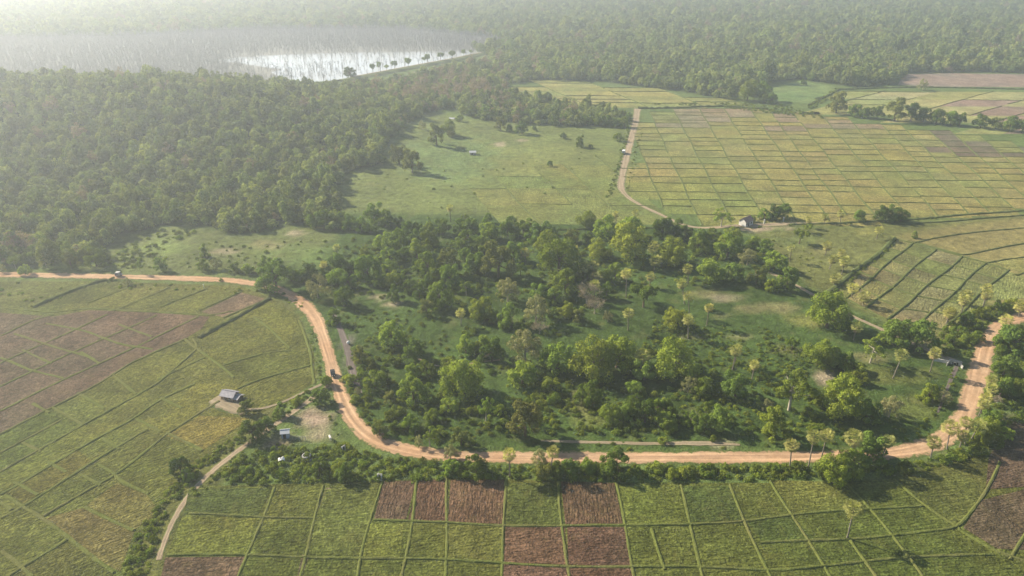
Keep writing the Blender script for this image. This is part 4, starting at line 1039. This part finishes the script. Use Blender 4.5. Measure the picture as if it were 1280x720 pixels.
WOOD = [fproto('wood', 'leaf_forest', 40 + i, 1100, .80) for i in range(3)] + [fproto('wood', 'leaf_forest_dark', 50 + i, 1100, .80) for i in range(2)] + [fproto('wood', 'leaf_forest_pale', 60, 1000, .62)]
def wood(name, poly, spans, label, pale=0.03, dmin=4.6, dmax=11.0):
    P3, I3, S3, R3 = [], [], [], []
    for y0, y1, half, step in spans:
        a, b = hexgrid(-half, half, y0, y1, step)
        qx, qy = P(a, b)
        m = inside(poly, qx, qy + np.where(qy < 64, nr.normal(0, 1.3, len(qy)), 0)); a, b, qx, qy = a[m], b[m], qx[m], qy[m]
        m = (qx > -160) & (qx < 1440); a, b, qx, qy = a[m], b[m], qx[m], qy[m]
        n = len(a)
        dd = nr.uniform(dmin, dmax, n) * (1 + .25 * (nr.random(n) < .12) + .35 * (nr.random(n) < .05)) * (step / 6.5) ** .75
        s = dd / 9
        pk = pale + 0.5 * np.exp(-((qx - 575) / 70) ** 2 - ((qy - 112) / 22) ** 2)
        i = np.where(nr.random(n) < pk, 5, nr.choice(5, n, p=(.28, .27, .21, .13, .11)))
        P3.append(np.stack([a, b, hill(a, b) - .2], 1)); I3.append(i); S3.append(np.stack([s, s, s * nr.uniform(.7, 1.4, n)], 1)); R3.append(np.stack([nr.normal(0, .05, n), nr.normal(0, .05, n), nr.uniform(0, 6.28, n)], 1))
    print(name, sum(map(len, P3)))
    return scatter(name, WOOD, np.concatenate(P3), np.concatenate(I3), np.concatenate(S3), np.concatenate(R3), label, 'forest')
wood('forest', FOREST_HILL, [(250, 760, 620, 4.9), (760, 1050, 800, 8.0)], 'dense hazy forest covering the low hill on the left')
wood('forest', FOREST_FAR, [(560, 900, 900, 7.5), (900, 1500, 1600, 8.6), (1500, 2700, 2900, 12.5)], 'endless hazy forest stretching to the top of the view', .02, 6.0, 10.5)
# drowned dead trees standing in the lake
def snag(seed):
    r = np.random.default_rng(seed); mb = MB()
    H = 8.0
    mb.tube([(0, 0, -.3), (.1, 0, H * .5), (r.uniform(-.4, .4), r.uniform(-.4, .4), H)], [.2, .14, .05], 4, cap=False)
    for k in range(9):
        z = H * r.uniform(.35, .95); a = r.uniform(0, 6.28); L = r.uniform(1.0, 2.6)
        p, e = Vector((0, 0, z)), Vector((math.cos(a) * L, math.sin(a) * L, z + L * r.uniform(.5, 1.2)))
        mb.tube([p, p.lerp(e, .5), e], [.09, .06, .03], 3, cap=False)
        for j in range(3):
            f = p.lerp(e, r.uniform(.4, 1)); g = f + Vector((r.uniform(-.8, .8), r.uniform(-.8, .8), r.uniform(.3, 1.1)))
            mb.tube([f, g], [.045, .02], 3, cap=False)
    return mb.mesh('snag', M['dead_twig'])
SN = [snag(70 + i) for i in range(4)]
a, b = hexgrid(-1500, 120, 640, 1150, 4.0)
qx, qy = P(a, b)
m = inside(LAKE, qx, qy + np.where(qy < 60, nr.normal(-.6, 1.2, len(qy)), 0)) & (qx > -150)
a, b, qx, qy = a[m], b[m], qx[m], qy[m]
openw = 1.05 * np.clip(1.6 * np.exp(-((qy - 84) / 15.0) ** 2), 0, 1) * np.clip((qx - 270) / 60, 0, 1)
dens = np.clip(1.0 - 1.1 * openw, 0.15, 1)
dens = np.where((qy > 84) & (qx < 430) & (qx > 290), np.maximum(dens, .3), dens)
m = nr.random(len(a)) < dens
a, b = a[m], b[m]; n = len(a); print('snags', n)
s = nr.uniform(.45, .95, n)
scatter('dead_trees', SN, np.stack([a, b, np.full(n, .1)], 1), nr.integers(0, 4, n), np.stack([s * 1.3, s * 1.3, s], 1), np.stack([nr.normal(0, .08, n), nr.normal(0, .08, n), nr.uniform(0, 6.28, n)], 1), 'grey drowned dead trees standing in the lake', 'dead trees')
# undergrowth
UG = []
for i in range(5):
    r = np.random.default_rng(80 + i)
    pos, nor, cen, rad = clump_crown(r, 3.0, 1.7, 0.0, 9, 420, .34, cs=(.28, .5))
    UG.append(quads_mesh('undergrowth', leaf_quads(pos, nor, .34, r), M['shrub']))
def under(name, label, areas, cat='undergrowth'):
    """areas: (picture polygon, spacing m, keep share, size range)"""
    A = []
    for poly, step, keep, s0, s1 in areas:
        pg = np.array([G(*q) for q in poly])
        a, b = hexgrid(pg[:, 0].min(), pg[:, 0].max(), pg[:, 1].min(), pg[:, 1].max(), step)
        m = inside(pg, a, b); a, b = a[m], b[m]
        patch = .5 + .5 * np.sin(a * .13 + 1.3 * np.sin(b * .09)) * np.sin(b * .15 + 1.1 * np.sin(a * .11))
        m = nr.random(len(a)) < keep * (patch * 1.5 + .25) if keep < .9 else np.ones(len(a), bool)
        a, b = a[m], b[m]
        s = nr.uniform(s0, s1, len(a)) / 3.0
        A.append(np.stack([a, b, s, s * nr.uniform(.6, 1.3, len(a))], 1))
    A = np.concatenate(A); n = len(A); print(name, n)
    return scatter(name, UG, np.stack([A[:, 0], A[:, 1], hill(A[:, 0], A[:, 1]) - .15], 1), nr.integers(0, 5, n), A[:, [2, 2, 3]], np.stack([nr.normal(0, .08, n), nr.normal(0, .08, n), nr.uniform(0, 6.28, n)], 1), label, cat)
under('undergrowth', 'low bushes and weeds between the trees of the grove', [
    ([(440, 440), (460, 420), (560, 440), (690, 470), (690, 530), (600, 560), (520, 556), (465, 545), (440, 510), (430, 470)], 2.3, .5, 1.0, 2.8),
    ([(400, 330), (500, 285), (700, 285), (960, 300), (985, 345), (860, 360), (740, 380), (700, 420), (560, 420), (520, 380), (440, 370), (405, 372)], 3.0, .4, 1.2, 3.2),
    ([(430, 390), (500, 385), (560, 400), (560, 440), (470, 430), (440, 425)], 2.6, .5, 1.0, 2.2),
    ([(690, 440), (900, 440), (1000, 470), (1040, 540), (900, 548), (760, 545), (690, 545), (660, 500)], 2.2, .62, 1.0, 3.0),
    ([(820, 400), (960, 410), (1010, 440), (1000, 500), (900, 470), (800, 440)], 1.9, .8, .7, 2.1),
    ([(760, 545), (900, 546), (1060, 540), (1150, 548), (1040, 560), (900, 562), (700, 562)], 2.6, .25, .7, 1.6),
    ([(1000, 440), (1060, 470), (1090, 520), (1150, 545), (1050, 552), (985, 530)], 2.1, .6, .8, 2.4),
    ([(1060, 420), (1190, 460), (1170, 520), (1100, 500), (1070, 460)], 3.0, .14, .6, 1.4),
    ([(1172, 500), (1200, 470), (1188, 462), (1160, 520), (1120, 552), (1160, 552)], 2.0, .5, .8, 1.8)])
under('roadside_scrub', 'tangled scrub bank between the orange road and bottom field', [
    ([(300, 572), (330, 560), (380, 562), (430, 556), (452, 562), (480, 572), (560, 580), (700, 583), (900, 584), (1050, 582), (1120, 580), (1178, 572), (1205, 555), (1230, 540), (1262, 535), (1250, 560), (1200, 580), (1120, 594), (1000, 600), (760, 602), (620, 598), (480, 602), (300, 606), (262, 600)], 1.7, 1.0, 1.2, 2.9)])
under('roadside_scrub', 'green scrub on both sides of the upper road fork', [
    ([(1180, 410), (1212, 392), (1260, 378), (1290, 376), (1240, 402), (1220, 420), (1214, 445), (1190, 448), (1168, 440)], 1.8, 1.0, 1.0, 2.6),
    ([(1248, 412), (1300, 402), (1300, 540), (1262, 530), (1235, 540), (1232, 500), (1240, 462)], 2.4, 1.0, 1.4, 3.4)])
under('ditch_scrub', 'overgrown scrub along the ditch beside the rut track', [
    ([(150, 722), (158, 690), (180, 655), (201, 622), (242, 580), (296, 545), (311, 549), (284, 565), (248, 593), (228, 614), (208, 642), (195, 681), (184, 725)], 1.4, 1.0, .9, 2.3),
    ([(316, 537), (350, 508), (392, 481), (399, 490), (360, 517), (335, 535)], 1.6, 1.0, .8, 2.0),
    ([(240, 612), (262, 596), (300, 566), (318, 560), (310, 574), (270, 602), (246, 622)], 1.6, 1.0, .8, 1.8),
    ([(398, 470), (412, 480), (418, 510), (424, 545), (436, 560), (428, 562), (412, 530), (404, 500)], 2.0, .5, .8, 1.6),
    ([(385, 408), (392, 408), (404, 470), (396, 482), (392, 450)], 1.6, 1.0, .6, 1.5),
    ([(340, 555), (430, 556), (425, 572), (340, 576)], 1.8, .45, .6, 1.5)])
under('meadow_scrub', 'scattered low bushes on the glade and meadow', [
    ([(0, 352), (130, 352), (330, 360), (336, 368), (130, 362), (60, 380), (0, 372)], 2.6, .34, .8, 1.8),
    ([(150, 320), (240, 300), (300, 305), (480, 295), (470, 330), (400, 345), (330, 335), (180, 335)], 3.2, .28, .7, 2.6),
    ([(120, 338), (160, 300), (215, 285), (250, 290), (200, 310), (170, 336)], 3.0, .6, 1.2, 3.2),
    ([(430, 225), (560, 200), (700, 190), (760, 190), (700, 240), (560, 270), (430, 265)], 6.5, .14, .6, 2.0),
    ([(757, 246), (768, 218), (775, 188), (783, 160), (788, 160), (780, 190), (773, 218), (764, 248)], 2.4, .9, 1.0, 2.4),
    ([(782, 238), (788, 212), (795, 180), (801, 160), (805, 160), (799, 182), (793, 214), (787, 240)], 2.6, .8, .8, 2.0),
    ([(800, 130), (900, 128), (990, 134), (1030, 146), (1030, 149), (960, 142), (900, 134)], 3.0, .7, 1.4, 3.2),
    ([(1008, 134), (1046, 110), (1052, 112), (1014, 138)], 3.0, .8, 1.6, 3.0),
    ([(1036, 366), (1092, 322), (1119, 298), (1123, 301), (1096, 326), (1042, 370)], 1.6, 1.0, .9, 1.9),
    ([(990, 354), (1040, 380), (1110, 410), (1140, 428), (1130, 428), (1060, 398), (1000, 366)], 2.6, .5, .8, 1.9),
    ([(860, 283), (960, 282), (1130, 274), (1280, 262), (1280, 265), (1130, 278), (960, 286), (860, 288)], 2.8, .35, .7, 1.8),
    ([(950, 300), (1010, 340), (1040, 335), (990, 300)], 3, .3, .7, 1.6),
    ([(330, 352), (372, 366), (390, 390), (380, 392), (352, 372), (318, 366)], 2.2, .6, .9, 2.0)])
# ================================================================== huts, shed, house and small things
def place(x, y, rz=0.0, z=0.0):
    gx0, gy0 = G(x, y); return (gx0, gy0, z), rz
def gable(mb, L, W, h, rise, ov=0.35, th=0.08):
    """two roof slopes, ridge along x"""
    for s in (-1, 1):
        a, b = (-L / 2 - ov, s * (W / 2 + ov), h - .12), (L / 2 + ov, s * (W / 2 + ov), h - .12)
        c, d = (L / 2 + ov, 0, h + rise), (-L / 2 - ov, 0, h + rise)
        up = lambda p: (p[0], p[1], p[2] + th)
        q = [a, b, c, d]
        mb.quad(*[up(p) for p in (q if s < 0 else q[::-1])]); mb.quad(*(q[::-1] if s < 0 else q))
        mb.quad(a, b, up(b), up(a)); mb.quad(b, c, up(c), up(b)); mb.quad(d, a, up(a), up(d))
def walls(mb, L, W, h, rise):
    for x in (-L / 2, L / 2):
        mb.poly([(x, -W / 2, 0), (x, W / 2, 0), (x, W / 2, h), (x, 0, h + rise - .05), (x, -W / 2, h)])
    for y in (-W / 2, W / 2):
        mb.quad((-L / 2, y, 0), (L / 2, y, 0), (L / 2, y, h), (-L / 2, y, h))
def hut(name, label, cat, x, y, rz, L, W, h, rise, wall, roof, door='wood_dark', windows=1, posts=False, ridge=None):
    loc, rz = place(x, y, rz)
    r = tag(empty(name, loc, rz), label, cat)
    mb = MB(); walls(mb, L, W, h, rise); mb.build('wall', M[wall], r)
    mb = MB(); gable(mb, L, W, h, rise); rf = mb.build('roof', M[roof], r)
    mb = MB(); mb.tube([(-L / 2 - .4, 0, h + rise + .1), (L / 2 + .4, 0, h + rise + .1)], [.11, .11], 6); mb.build('ridge_cap', M[ridge or roof], rf)
    mb = MB(); dh = min(1.9, h - .2); mb.box((-L * .1, -W / 2 - .03, dh / 2), (.8, .07, dh)); d = mb.build('door', M[door], r)
    mb = MB(); mb.box((-L * .1 + .28, -W / 2 - .09, dh * .5), (.08, .06, .12)); mb.build('handle', M['black'], d)
    for k in range(windows):
        mb = MB(); xx = L * (.25 if k == 0 else -.36)
        wz = h * .58; wh = min(.9, h * .38)
        for q in ((xx - .45, wz, .08, wh), (xx + .45, wz, .08, wh), (xx, wz + wh / 2, .98, .08), (xx, wz - wh / 2, .98, .08)): mb.box((q[0], -W / 2 - .035, q[1]), (q[2], .07, q[3]))
        w = mb.build('window', M['wood_grey'], r)
        mb = MB(); mb.box((xx, -W / 2 - .012, wz), (.82, .03, wh - .08)); mb.build('pane', M['black'], w)
    if posts:
        for px in (-L / 2, 0, L / 2):
            mb = MB(); mb.tube([(px, -W / 2 - .32, -.1), (px, -W / 2 - .32, h - .15)], [.07, .06], 6); mb.build('post', M['wood_grey'], r)
    return r
hut('field_hut', 'low field hut with lilac grey sheet roof on sandy clearing', 'hut', 288, 497, R(-16), 4.0, 3.0, 1.4, .9, 'mud_wall', 'roof_grey', windows=1, posts=True)
hut('lean_to', 'dark grey lean-to roof against the field hut', 'shed', 297, 499, R(-22), 2.1, 2.4, 1.0, .55, 'wood_dark', 'roof_dark', windows=0)
hut('small_shed', 'little blue grey shed by the sandy yard', 'shed', 357.5, 546, R(8), 1.8, 1.6, 1.8, .5, 'blue_paint', 'roof_white', door='black', windows=0)
hut('farmhouse', 'white walled house with red brown tiled roof beside trees', 'house', 932, 281, R(38), 5.4, 3.8, 2.3, 1.6, 'white_paint', 'roof_tile', windows=2, ridge='mud_wall')
hut('meadow_hut', 'tiny hut with white roof alone on the meadow', 'hut', 591, 193, R(6), 3.6, 2.6, 1.6, .6, 'wood_grey', 'roof_white', windows=0)
hut('forest_hut', 'small pale roofed hut at the forest edge behind the meadow', 'hut', 565, 151, R(-10), 3.2, 2.4, 1.6, .7, 'wood_grey', 'roof_white', windows=0)
# boundary posts and low wall in front of the house
loc, _ = place(956, 283)
for k, (x, y) in enumerate(((955, 280), (979, 277))):
    r = tag(empty('gate_post', place(x, y)[0]), ['pale gate post nearest the red roofed house', 'pale gate post under the dark house trees'][k], 'post', 'gate posts by the house')
    mb = MB(); mb.box((0, 0, 1.0), (.45, .45, 2.0)); mb.build('shaft', M['concrete_pale'], r)
    mb = MB(); mb.box((0, 0, 2.09), (.6, .6, .18), taper=.7); mb.build('cap', M['concrete_pale'], r)
# well
r = tag(empty('well', place(383.5, 572)[0]), 'round concrete well with dark opening in the grass', 'well')
mb = MB(); mb.ring((0, 0, 0), .85, 1.1, 0, .85, 24); mb.build('wall', M['concrete'], r, True)
mb = MB(); mb.poly([(math.cos(k * .2618) * .86, math.sin(k * .2618) * .86, .12) for k in range(24)]); mb.build('water', M['black'], r)
mb = MB(); mb.ring((0, 0, 0), 1.12, 1.75, -.1, .08, 24); mb.build('apron', M['concrete'], r)
# white sheet on the bushes
mb = MB()
for i in range(9):
    for j in range(7):
        mb.v.append(((i - 4) * .2, (j - 3) * .18, 1.0 + .16 * math.sin(i * 1.4 + j) + .12 * math.cos(j * 1.9 - i * .6) - .02 * (i - 4) ** 2))
for i in range(8):
    for j in range(6): mb.f.append((i * 7 + j, i * 7 + 7 + j, i * 7 + 8 + j, i * 7 + j + 1))
o = tag(mb.build('white_sheet', M['cloth_white'], smooth=True), 'white cloth sheet spread over the yard bushes', 'sheet')
o.location = place(352.5, 578)[0]; o.location.z = .35; o.rotation_euler = (R(10), 0, R(20))
md = o.modifiers.new('thick', 'SOLIDIFY'); md.thickness = .03
# small white bundle by the ditch in the grove edge
mb = MB(); r_ = random.Random(4)
for k in range(9):
    z = k / 8; rad = .55 * math.sin(math.pi * (.12 + .8 * z)) + .05
    for j in range(12):
        a = j * math.pi / 6; mb.v.append((rad * math.cos(a) * r_.uniform(.9, 1.1), rad * .8 * math.sin(a) * r_.uniform(.9, 1.1), z * 1.1))
for k in range(8):
    for j in range(12): mb.f.append((k * 12 + j, k * 12 + (j + 1) % 12, k * 12 + 12 + (j + 1) % 12, k * 12 + 12 + j))
mb.f.append(tuple(range(96, 108)))
o = tag(mb.build('sack', M['cloth_white'], smooth=True), 'small white sack lying beside the muddy ditch', 'sack'); o.location = place(434, 431)[0]; o.rotation_euler = (0, R(60), R(40)); o.location.z = .45
# fence by the shed
r = tag(empty('rail_fence', place(374, 550)[0], R(-6)), 'weathered grey wooden fence beside the little shed', 'fence')
for k in range(5):
    mb = MB(); mb.tube([(-1.8 + k * .9, 0, -.2), (-1.8 + k * .9 + .03, 0, 1.25)], [.07, .055], 6); mb.build('post', M['wood_grey'], r)
for z in (.45, .85, 1.15):
    mb = MB(); mb.tube([(-2.0, .07, z), (0, .09, z + .04), (2.0, .07, z - .03)], [.045, .05, .045], 6); mb.build('rail', M['wood_grey'], r)
# sluice posts at the road edge, sluice at the bottom field
def sluice(x, y, rz, s, label):
    r = tag(empty('sluice', place(x, y)[0], rz), label, 'sluice')
    for k in (-1, 1):
        mb = MB(); mb.box((k * .62 * s, 0, .85 * s), (.34 * s, .9 * s, 1.7 * s), taper=.94); mb.build('pier', M['concrete_pale'], r)
    mb = MB(); mb.box((0, .05, .55 * s), (.88 * s, .10, 1.1 * s)); mb.build('gate', M['black'], r)  # black slab paints the shade of the dark opening between the piers
    mb = MB(); mb.box((0, 0, 1.79 * s), (1.7 * s, .30 * s, .16 * s)); mb.build('crossbeam', M['concrete'], r)
    mb = MB(); mb.box((0, -.75 * s, .06), (1.5 * s, .6 * s, .16)); mb.build('apron', M['concrete'], r)
sluice(475, 598, R(-8), .75, 'pale concrete sluice at the corner of the brown plot')
sluice(429.5, 562, R(50), .65, 'grey concrete sluice at the edge of the orange road')
# culvert under the slanting path and its white wall
r = tag(empty('culvert', place(1193, 456)[0], R(-28)), 'dark mouthed concrete culvert beside the road fork', 'culvert')
mb = MB()
mb.box((0, 0, 1.30), (3.4, .4, .6)); mb.box((-1.3, -.002, .5), (.8, .396, 1.0)); mb.box((1.3, -.002, .5), (.8, .396, 1.0)); mb.build('headwall', M['concrete'], r)
mb = MB(); mb.box((0, .35, .5), (1.79, .2, .99)); mb.build('opening', M['black'], r)  # solid black block: the shade inside the mouth is put in as colour
for k in (-1, 1):
    mb = MB(); mb.box((k * 1.9, -.9, .45), (.25, 1.7, .95), rz=k * .35, taper=.95); mb.build('wingwall', M['concrete'], r)
mb = MB(); mb.ring((0, 0, 0), .45, .55, 0, .3, 18); o = mb.build('pipe', M['concrete'], r, True); o.rotation_euler = (R(90), 0, 0); o.location = (0, -.2, .5)
r = tag(empty('retaining_wall', place(1178, 453)[0], R(-24)), 'low whitish retaining wall along the slanting footpath', 'wall')
mb = MB(); mb.box((0, 0, .45), (5.2, .35, .9), taper=.97); mb.build('wall', M['concrete_pale'], r)
mb = MB(); mb.box((0, 0, .96), (5.4, .5, .12)); mb.build('coping', M['concrete'], r)
# white marker post on the bank below the left road
r = tag(empty('marker_post', place(255, 360)[0]), 'thin white marker post on the bank below the road', 'post')
mb = MB(); mb.tube([(0, 0, -.2), (0, 0, 1.5)], [.14, .12], 8); mb.build('shaft', M['white_paint'], r)
mb = MB(); mb.box((0, 0, 1.55), (.32, .32, .1)); mb.build('cap', M['white_paint'], r)

# ---- vehicles
def wheel(parent, c, rad, wd, axis=0):
    mb = MB(); mb.tube([(-wd / 2, 0, 0), (-wd / 2 + .02, 0, 0), (wd / 2 - .02, 0, 0), (wd / 2, 0, 0)], [rad * .92, rad, rad, rad * .92], 18)
    w = mb.build('wheel', M['rubber'], parent); w.location = c
    mb = MB(); mb.tube([(-wd / 2 - .015, 0, 0), (wd / 2 + .015, 0, 0)], [rad * .55, rad * .55], 14); mb.build('rim', M['concrete_pale'], w)
def profile(mb, pts, w, inset=0.0):                  # side outline (y, z) extruded across x
    n = len(mb.v)
    for s in (-1, 1):
        for y, z in pts: mb.v.append((s * (w / 2 - inset * max(0, z - 1.0)), y, z))
    k = len(pts)
    mb.f.append(tuple(n + i for i in range(k))); mb.f.append(tuple(n + k + i for i in reversed(range(k))))
    for i in range(k): mb.f.append((n + i, n + k + i, n + k + (i + 1) % k, n + (i + 1) % k))
def rickshaw(x, y, rz, label, body, hood):
    r = tag(empty('auto_rickshaw', place(x, y, z=.1)[0], rz), label, 'auto rickshaw', 'three wheelers on the dirt road')
    r.location.z = .16
    mb = MB(); profile(mb, [(-1.25, .35), (-1.25, .95), (-.2, .95), (-.05, .45), (.55, .45), (.75, 1.0), (1.1, .9), (1.22, .35)], 1.3); mb.build('body', M[body], r)
    mb = MB(); profile(mb, [(-1.28, .97), (-1.2, 1.45), (-.95, 1.72), (-.2, 1.8), (.55, 1.76), (.66, 1.66), (.62, 1.62), (-.1, 1.64), (-.85, 1.56), (-1.08, 1.35), (-1.14, .97)], 1.32); mb.build('hood', M[hood], r)
    for s in (-1, 1):
        mb = MB(); mb.tube([(s * .62, .78, .98), (s * .62, .6, 1.68)], [.035, .03], 6); mb.build('pillar', M[body], r)
    mb = MB(); mb.quad((-.58, .8, 1.02), (.58, .8, 1.02), (.58, .63, 1.62), (-.58, .63, 1.62)); o = mb.build('windscreen', M['glass'], r); md = o.modifiers.new('t', 'SOLIDIFY'); md.thickness = .02
    mb = MB(); mb.box((0, -.55, .62), (1.1, .5, .18)); mb.box((0, -.85, .95), (1.1, .14, .5)); mb.build('seat', M['wood_dark'], r)
    wheel(r, (-.55, -.8, .26), .26, .14); wheel(r, (.55, -.8, .26), .26, .14); wheel(r, (0, 1.0, .26), .26, .14)
    for s in (-1, 1):
        mb = MB(); mb.tube([(s * .3, 1.17, .72), (s * .3, 1.26, .72)], [.11, .12], 10); mb.build('headlight', M['lamp_glass'], r)
    # driver
    b = person('person', 'driver in a pale shirt inside the three wheeler ' + ('by the road bend' if x > 300 else 'on the far left road'), sit=True)
    b.location = r.matrix_basis @ Vector((0, .12, .33)) if False else Vector((r.location.x - math.sin(rz) * .12, r.location.y + math.cos(rz) * .12, .48))
    b.rotation_euler = (0, 0, rz)
    return r
def person(name, label, sit=False):
    """one skinned body, facing +y; hair and shirt are children"""
    J = {'pelvis': (0, 0, .42), 'chest': (0, .02, .78), 'neck': (0, .03, .98), 'head': (0, .05, 1.12), 'crown': (0, .05, 1.22)}
    E = [('pelvis', 'chest'), ('chest', 'neck'), ('neck', 'head'), ('head', 'crown')]
    RAD = {'pelvis': .15, 'chest': .16, 'neck': .06, 'head': .10, 'crown': .085}
    for s, k in ((-1, 'l'), (1, 'r')):
        J['sh' + k] = (s * .18, .02, .92); J['el' + k] = (s * .24, .16, .70); J['ha' + k] = (s * .2, .42, .74)
        J['hi' + k] = (s * .10, .05, .40); J['kn' + k] = (s * .13, .46, .42); J['fo' + k] = (s * .13, .50, .04); J['to' + k] = (s * .13, .64, .03)
        E += [('chest', 'sh' + k), ('sh' + k, 'el' + k), ('el' + k, 'ha' + k), ('pelvis', 'hi' + k), ('hi' + k, 'kn' + k), ('kn' + k, 'fo' + k), ('fo' + k, 'to' + k)]
        RAD.update({'sh' + k: .07, 'el' + k: .05, 'ha' + k: .04, 'hi' + k: .10, 'kn' + k: .065, 'fo' + k: .05, 'to' + k: .035})
    ks = list(J)
    me = bpy.data.meshes.new(name)
    me.from_pydata([J[k] for k in ks], [(ks.index(a), ks.index(b)) for a, b in E], [])
    me.materials.append(M['skin'])
    o = tag(link(name, me), label, 'person')
    md = o.modifiers.new('skin', 'SKIN')
    for i, k in enumerate(ks):
        v = me.skin_vertices[0].data[i]; v.radius = (RAD[k], RAD[k]); v.use_root = k == 'pelvis'
    md = o.modifiers.new('sub', 'SUBSURF'); md.levels = md.render_levels = 1
    mb = MB(); mb.tube([(0, .0, .40), (0, .01, .6), (0, .02, .82), (0, .03, .95)], [.19, .19, .21, .10], 12)
    for s in (-1, 1): mb.tube([(s * .14, .02, .93), (s * .23, .12, .75)], [.10, .085], 8)
    mb.build('shirt', M['cloth_white'], o, True)
    mb = MB(); mb.tube([(0, .03, 1.13), (0, .03, 1.22), (0, .04, 1.27), (0, .04, 1.29)], [.115, .118, .08, .02], 12); mb.build('hair', M['black'], o, True)
    return o
def heading(x0, y0, x1, y1):
    a, b = np.array(G(x0, y0)), np.array(G(x1, y1)); d = b - a
    return math.atan2(-d[0], d[1])
rickshaw(416.5, 470, heading(412, 450, 421, 482), 'dark three wheeler driving down the orange road bend', 'car_dark', 'black')
rickshaw(149, 345.5, R(-84), 'mauve three wheeler with white top on the long left road', 'car_mauve', 'concrete_pale')
# white van on the straight track
r = tag(empty('van', (*G(779.5, 192), .12), heading(779, 200, 787, 180)), 'white van on the straight track through the fields', 'van')
mb = MB(); profile(mb, [(-2.5, .45), (-2.55, 1.1), (-2.45, 2.05), (-2.2, 2.2), (1.0, 2.2), (1.35, 2.1), (2.0, 1.25), (2.5, 1.1), (2.6, .5)], 1.9, .08); mb.build('body', M['car_white'], r)
mb = MB(); mb.quad((-.74, 1.42, 2.06), (.74, 1.42, 2.06), (.82, 2.03, 1.30), (-.82, 2.03, 1.30)); o = mb.build('windscreen', M['glass'], r); md = o.modifiers.new('t', 'SOLIDIFY'); md.thickness = -.03
mb = MB(); mb.quad((-.72, -2.56, 1.35), (.72, -2.56, 1.35), (.68, -2.49, 1.95), (-.68, -2.49, 1.95)); o = mb.build('rear_window', M['glass'], r); md = o.modifiers.new('t', 'SOLIDIFY'); md.thickness = .03
for s in (-1, 1):
    mb = MB(); mb.box((s * .9, -.6, 1.62), (.06, 2.6, .5)); mb.build('side_window', M['glass'], r)
    wheel(r, (s * .86, 1.6, .34), .34, .2); wheel(r, (s * .86, -1.6, .34), .34, .2)
    mb = MB(); mb.box((s * .68, 2.57, .85), (.36, .08, .2)); mb.build('headlight', M['lamp_glass'], r)
# cow in the yard
def cow(x, y, rz, label):
    ks = {'hip': (0, -.62, 1.12), 'loin': (0, -.2, 1.15), 'rib': (0, .25, 1.08), 'wither': (0, .58, 1.2), 'neck': (0, .92, 1.32), 'poll': (0, 1.18, 1.5), 'muzzle': (0, 1.5, 1.26), 'tail': (0, -.86, 1.05), 'tuft': (0, -.92, .45)}
    rad = {'hip': .27, 'loin': .31, 'rib': .36, 'wither': .28, 'neck': .17, 'poll': .13, 'muzzle': .075, 'tail': .04, 'tuft': .045}
    E = [('loin', 'hip'), ('loin', 'rib'), ('rib', 'wither'), ('wither', 'neck'), ('neck', 'poll'), ('poll', 'muzzle'), ('hip', 'tail'), ('tail', 'tuft')]
    for s, k in ((-1, 'l'), (1, 'r')):
        ks.update({'fs' + k: (s * .17, .52, .85), 'fk' + k: (s * .17, .55, .46), 'ff' + k: (s * .17, .52, .04), 'hs' + k: (s * .19, -.58, .82), 'hh' + k: (s * .19, -.78, .48), 'hf' + k: (s * .19, -.70, .04), 'ear' + k: (s * .26, 1.12, 1.5)})
        rad.update({'fs' + k: .13, 'fk' + k: .07, 'ff' + k: .065, 'hs' + k: .16, 'hh' + k: .075, 'hf' + k: .065, 'ear' + k: .04})
        E += [('wither', 'fs' + k), ('fs' + k, 'fk' + k), ('fk' + k, 'ff' + k), ('hip', 'hs' + k), ('hs' + k, 'hh' + k), ('hh' + k, 'hf' + k), ('poll', 'ear' + k)]
    nm = list(ks)
    me = bpy.data.meshes.new('cow')
    me.from_pydata([ks[k] for k in nm], [(nm.index(a), nm.index(b)) for a, b in E], [])
    me.materials.append(M['cow_hide'])
    o = tag(link('cow', me), label, 'cow')
    o.modifiers.new('skin', 'SKIN')
    for i, k in enumerate(nm):
        v = me.skin_vertices[0].data[i]; v.radius = (rad[k], rad[k]); v.use_root = k == 'loin'
    md = o.modifiers.new('sub', 'SUBSURF'); md.levels = md.render_levels = 2
    for s in (-1, 1):
        mb = MB(); mb.tube([(s * .09, 1.12, 1.6), (s * .2, 1.13, 1.72), (s * .19, 1.18, 1.86)], [.04, .03, .01], 6); mb.build('horn', M['wood_grey'], o)
    o.location = place(x, y)[0]; o.rotation_euler = (0, 0, rz)
    return o
cow(413, 550, R(205), 'whitish cow standing on the sandy yard by the road')
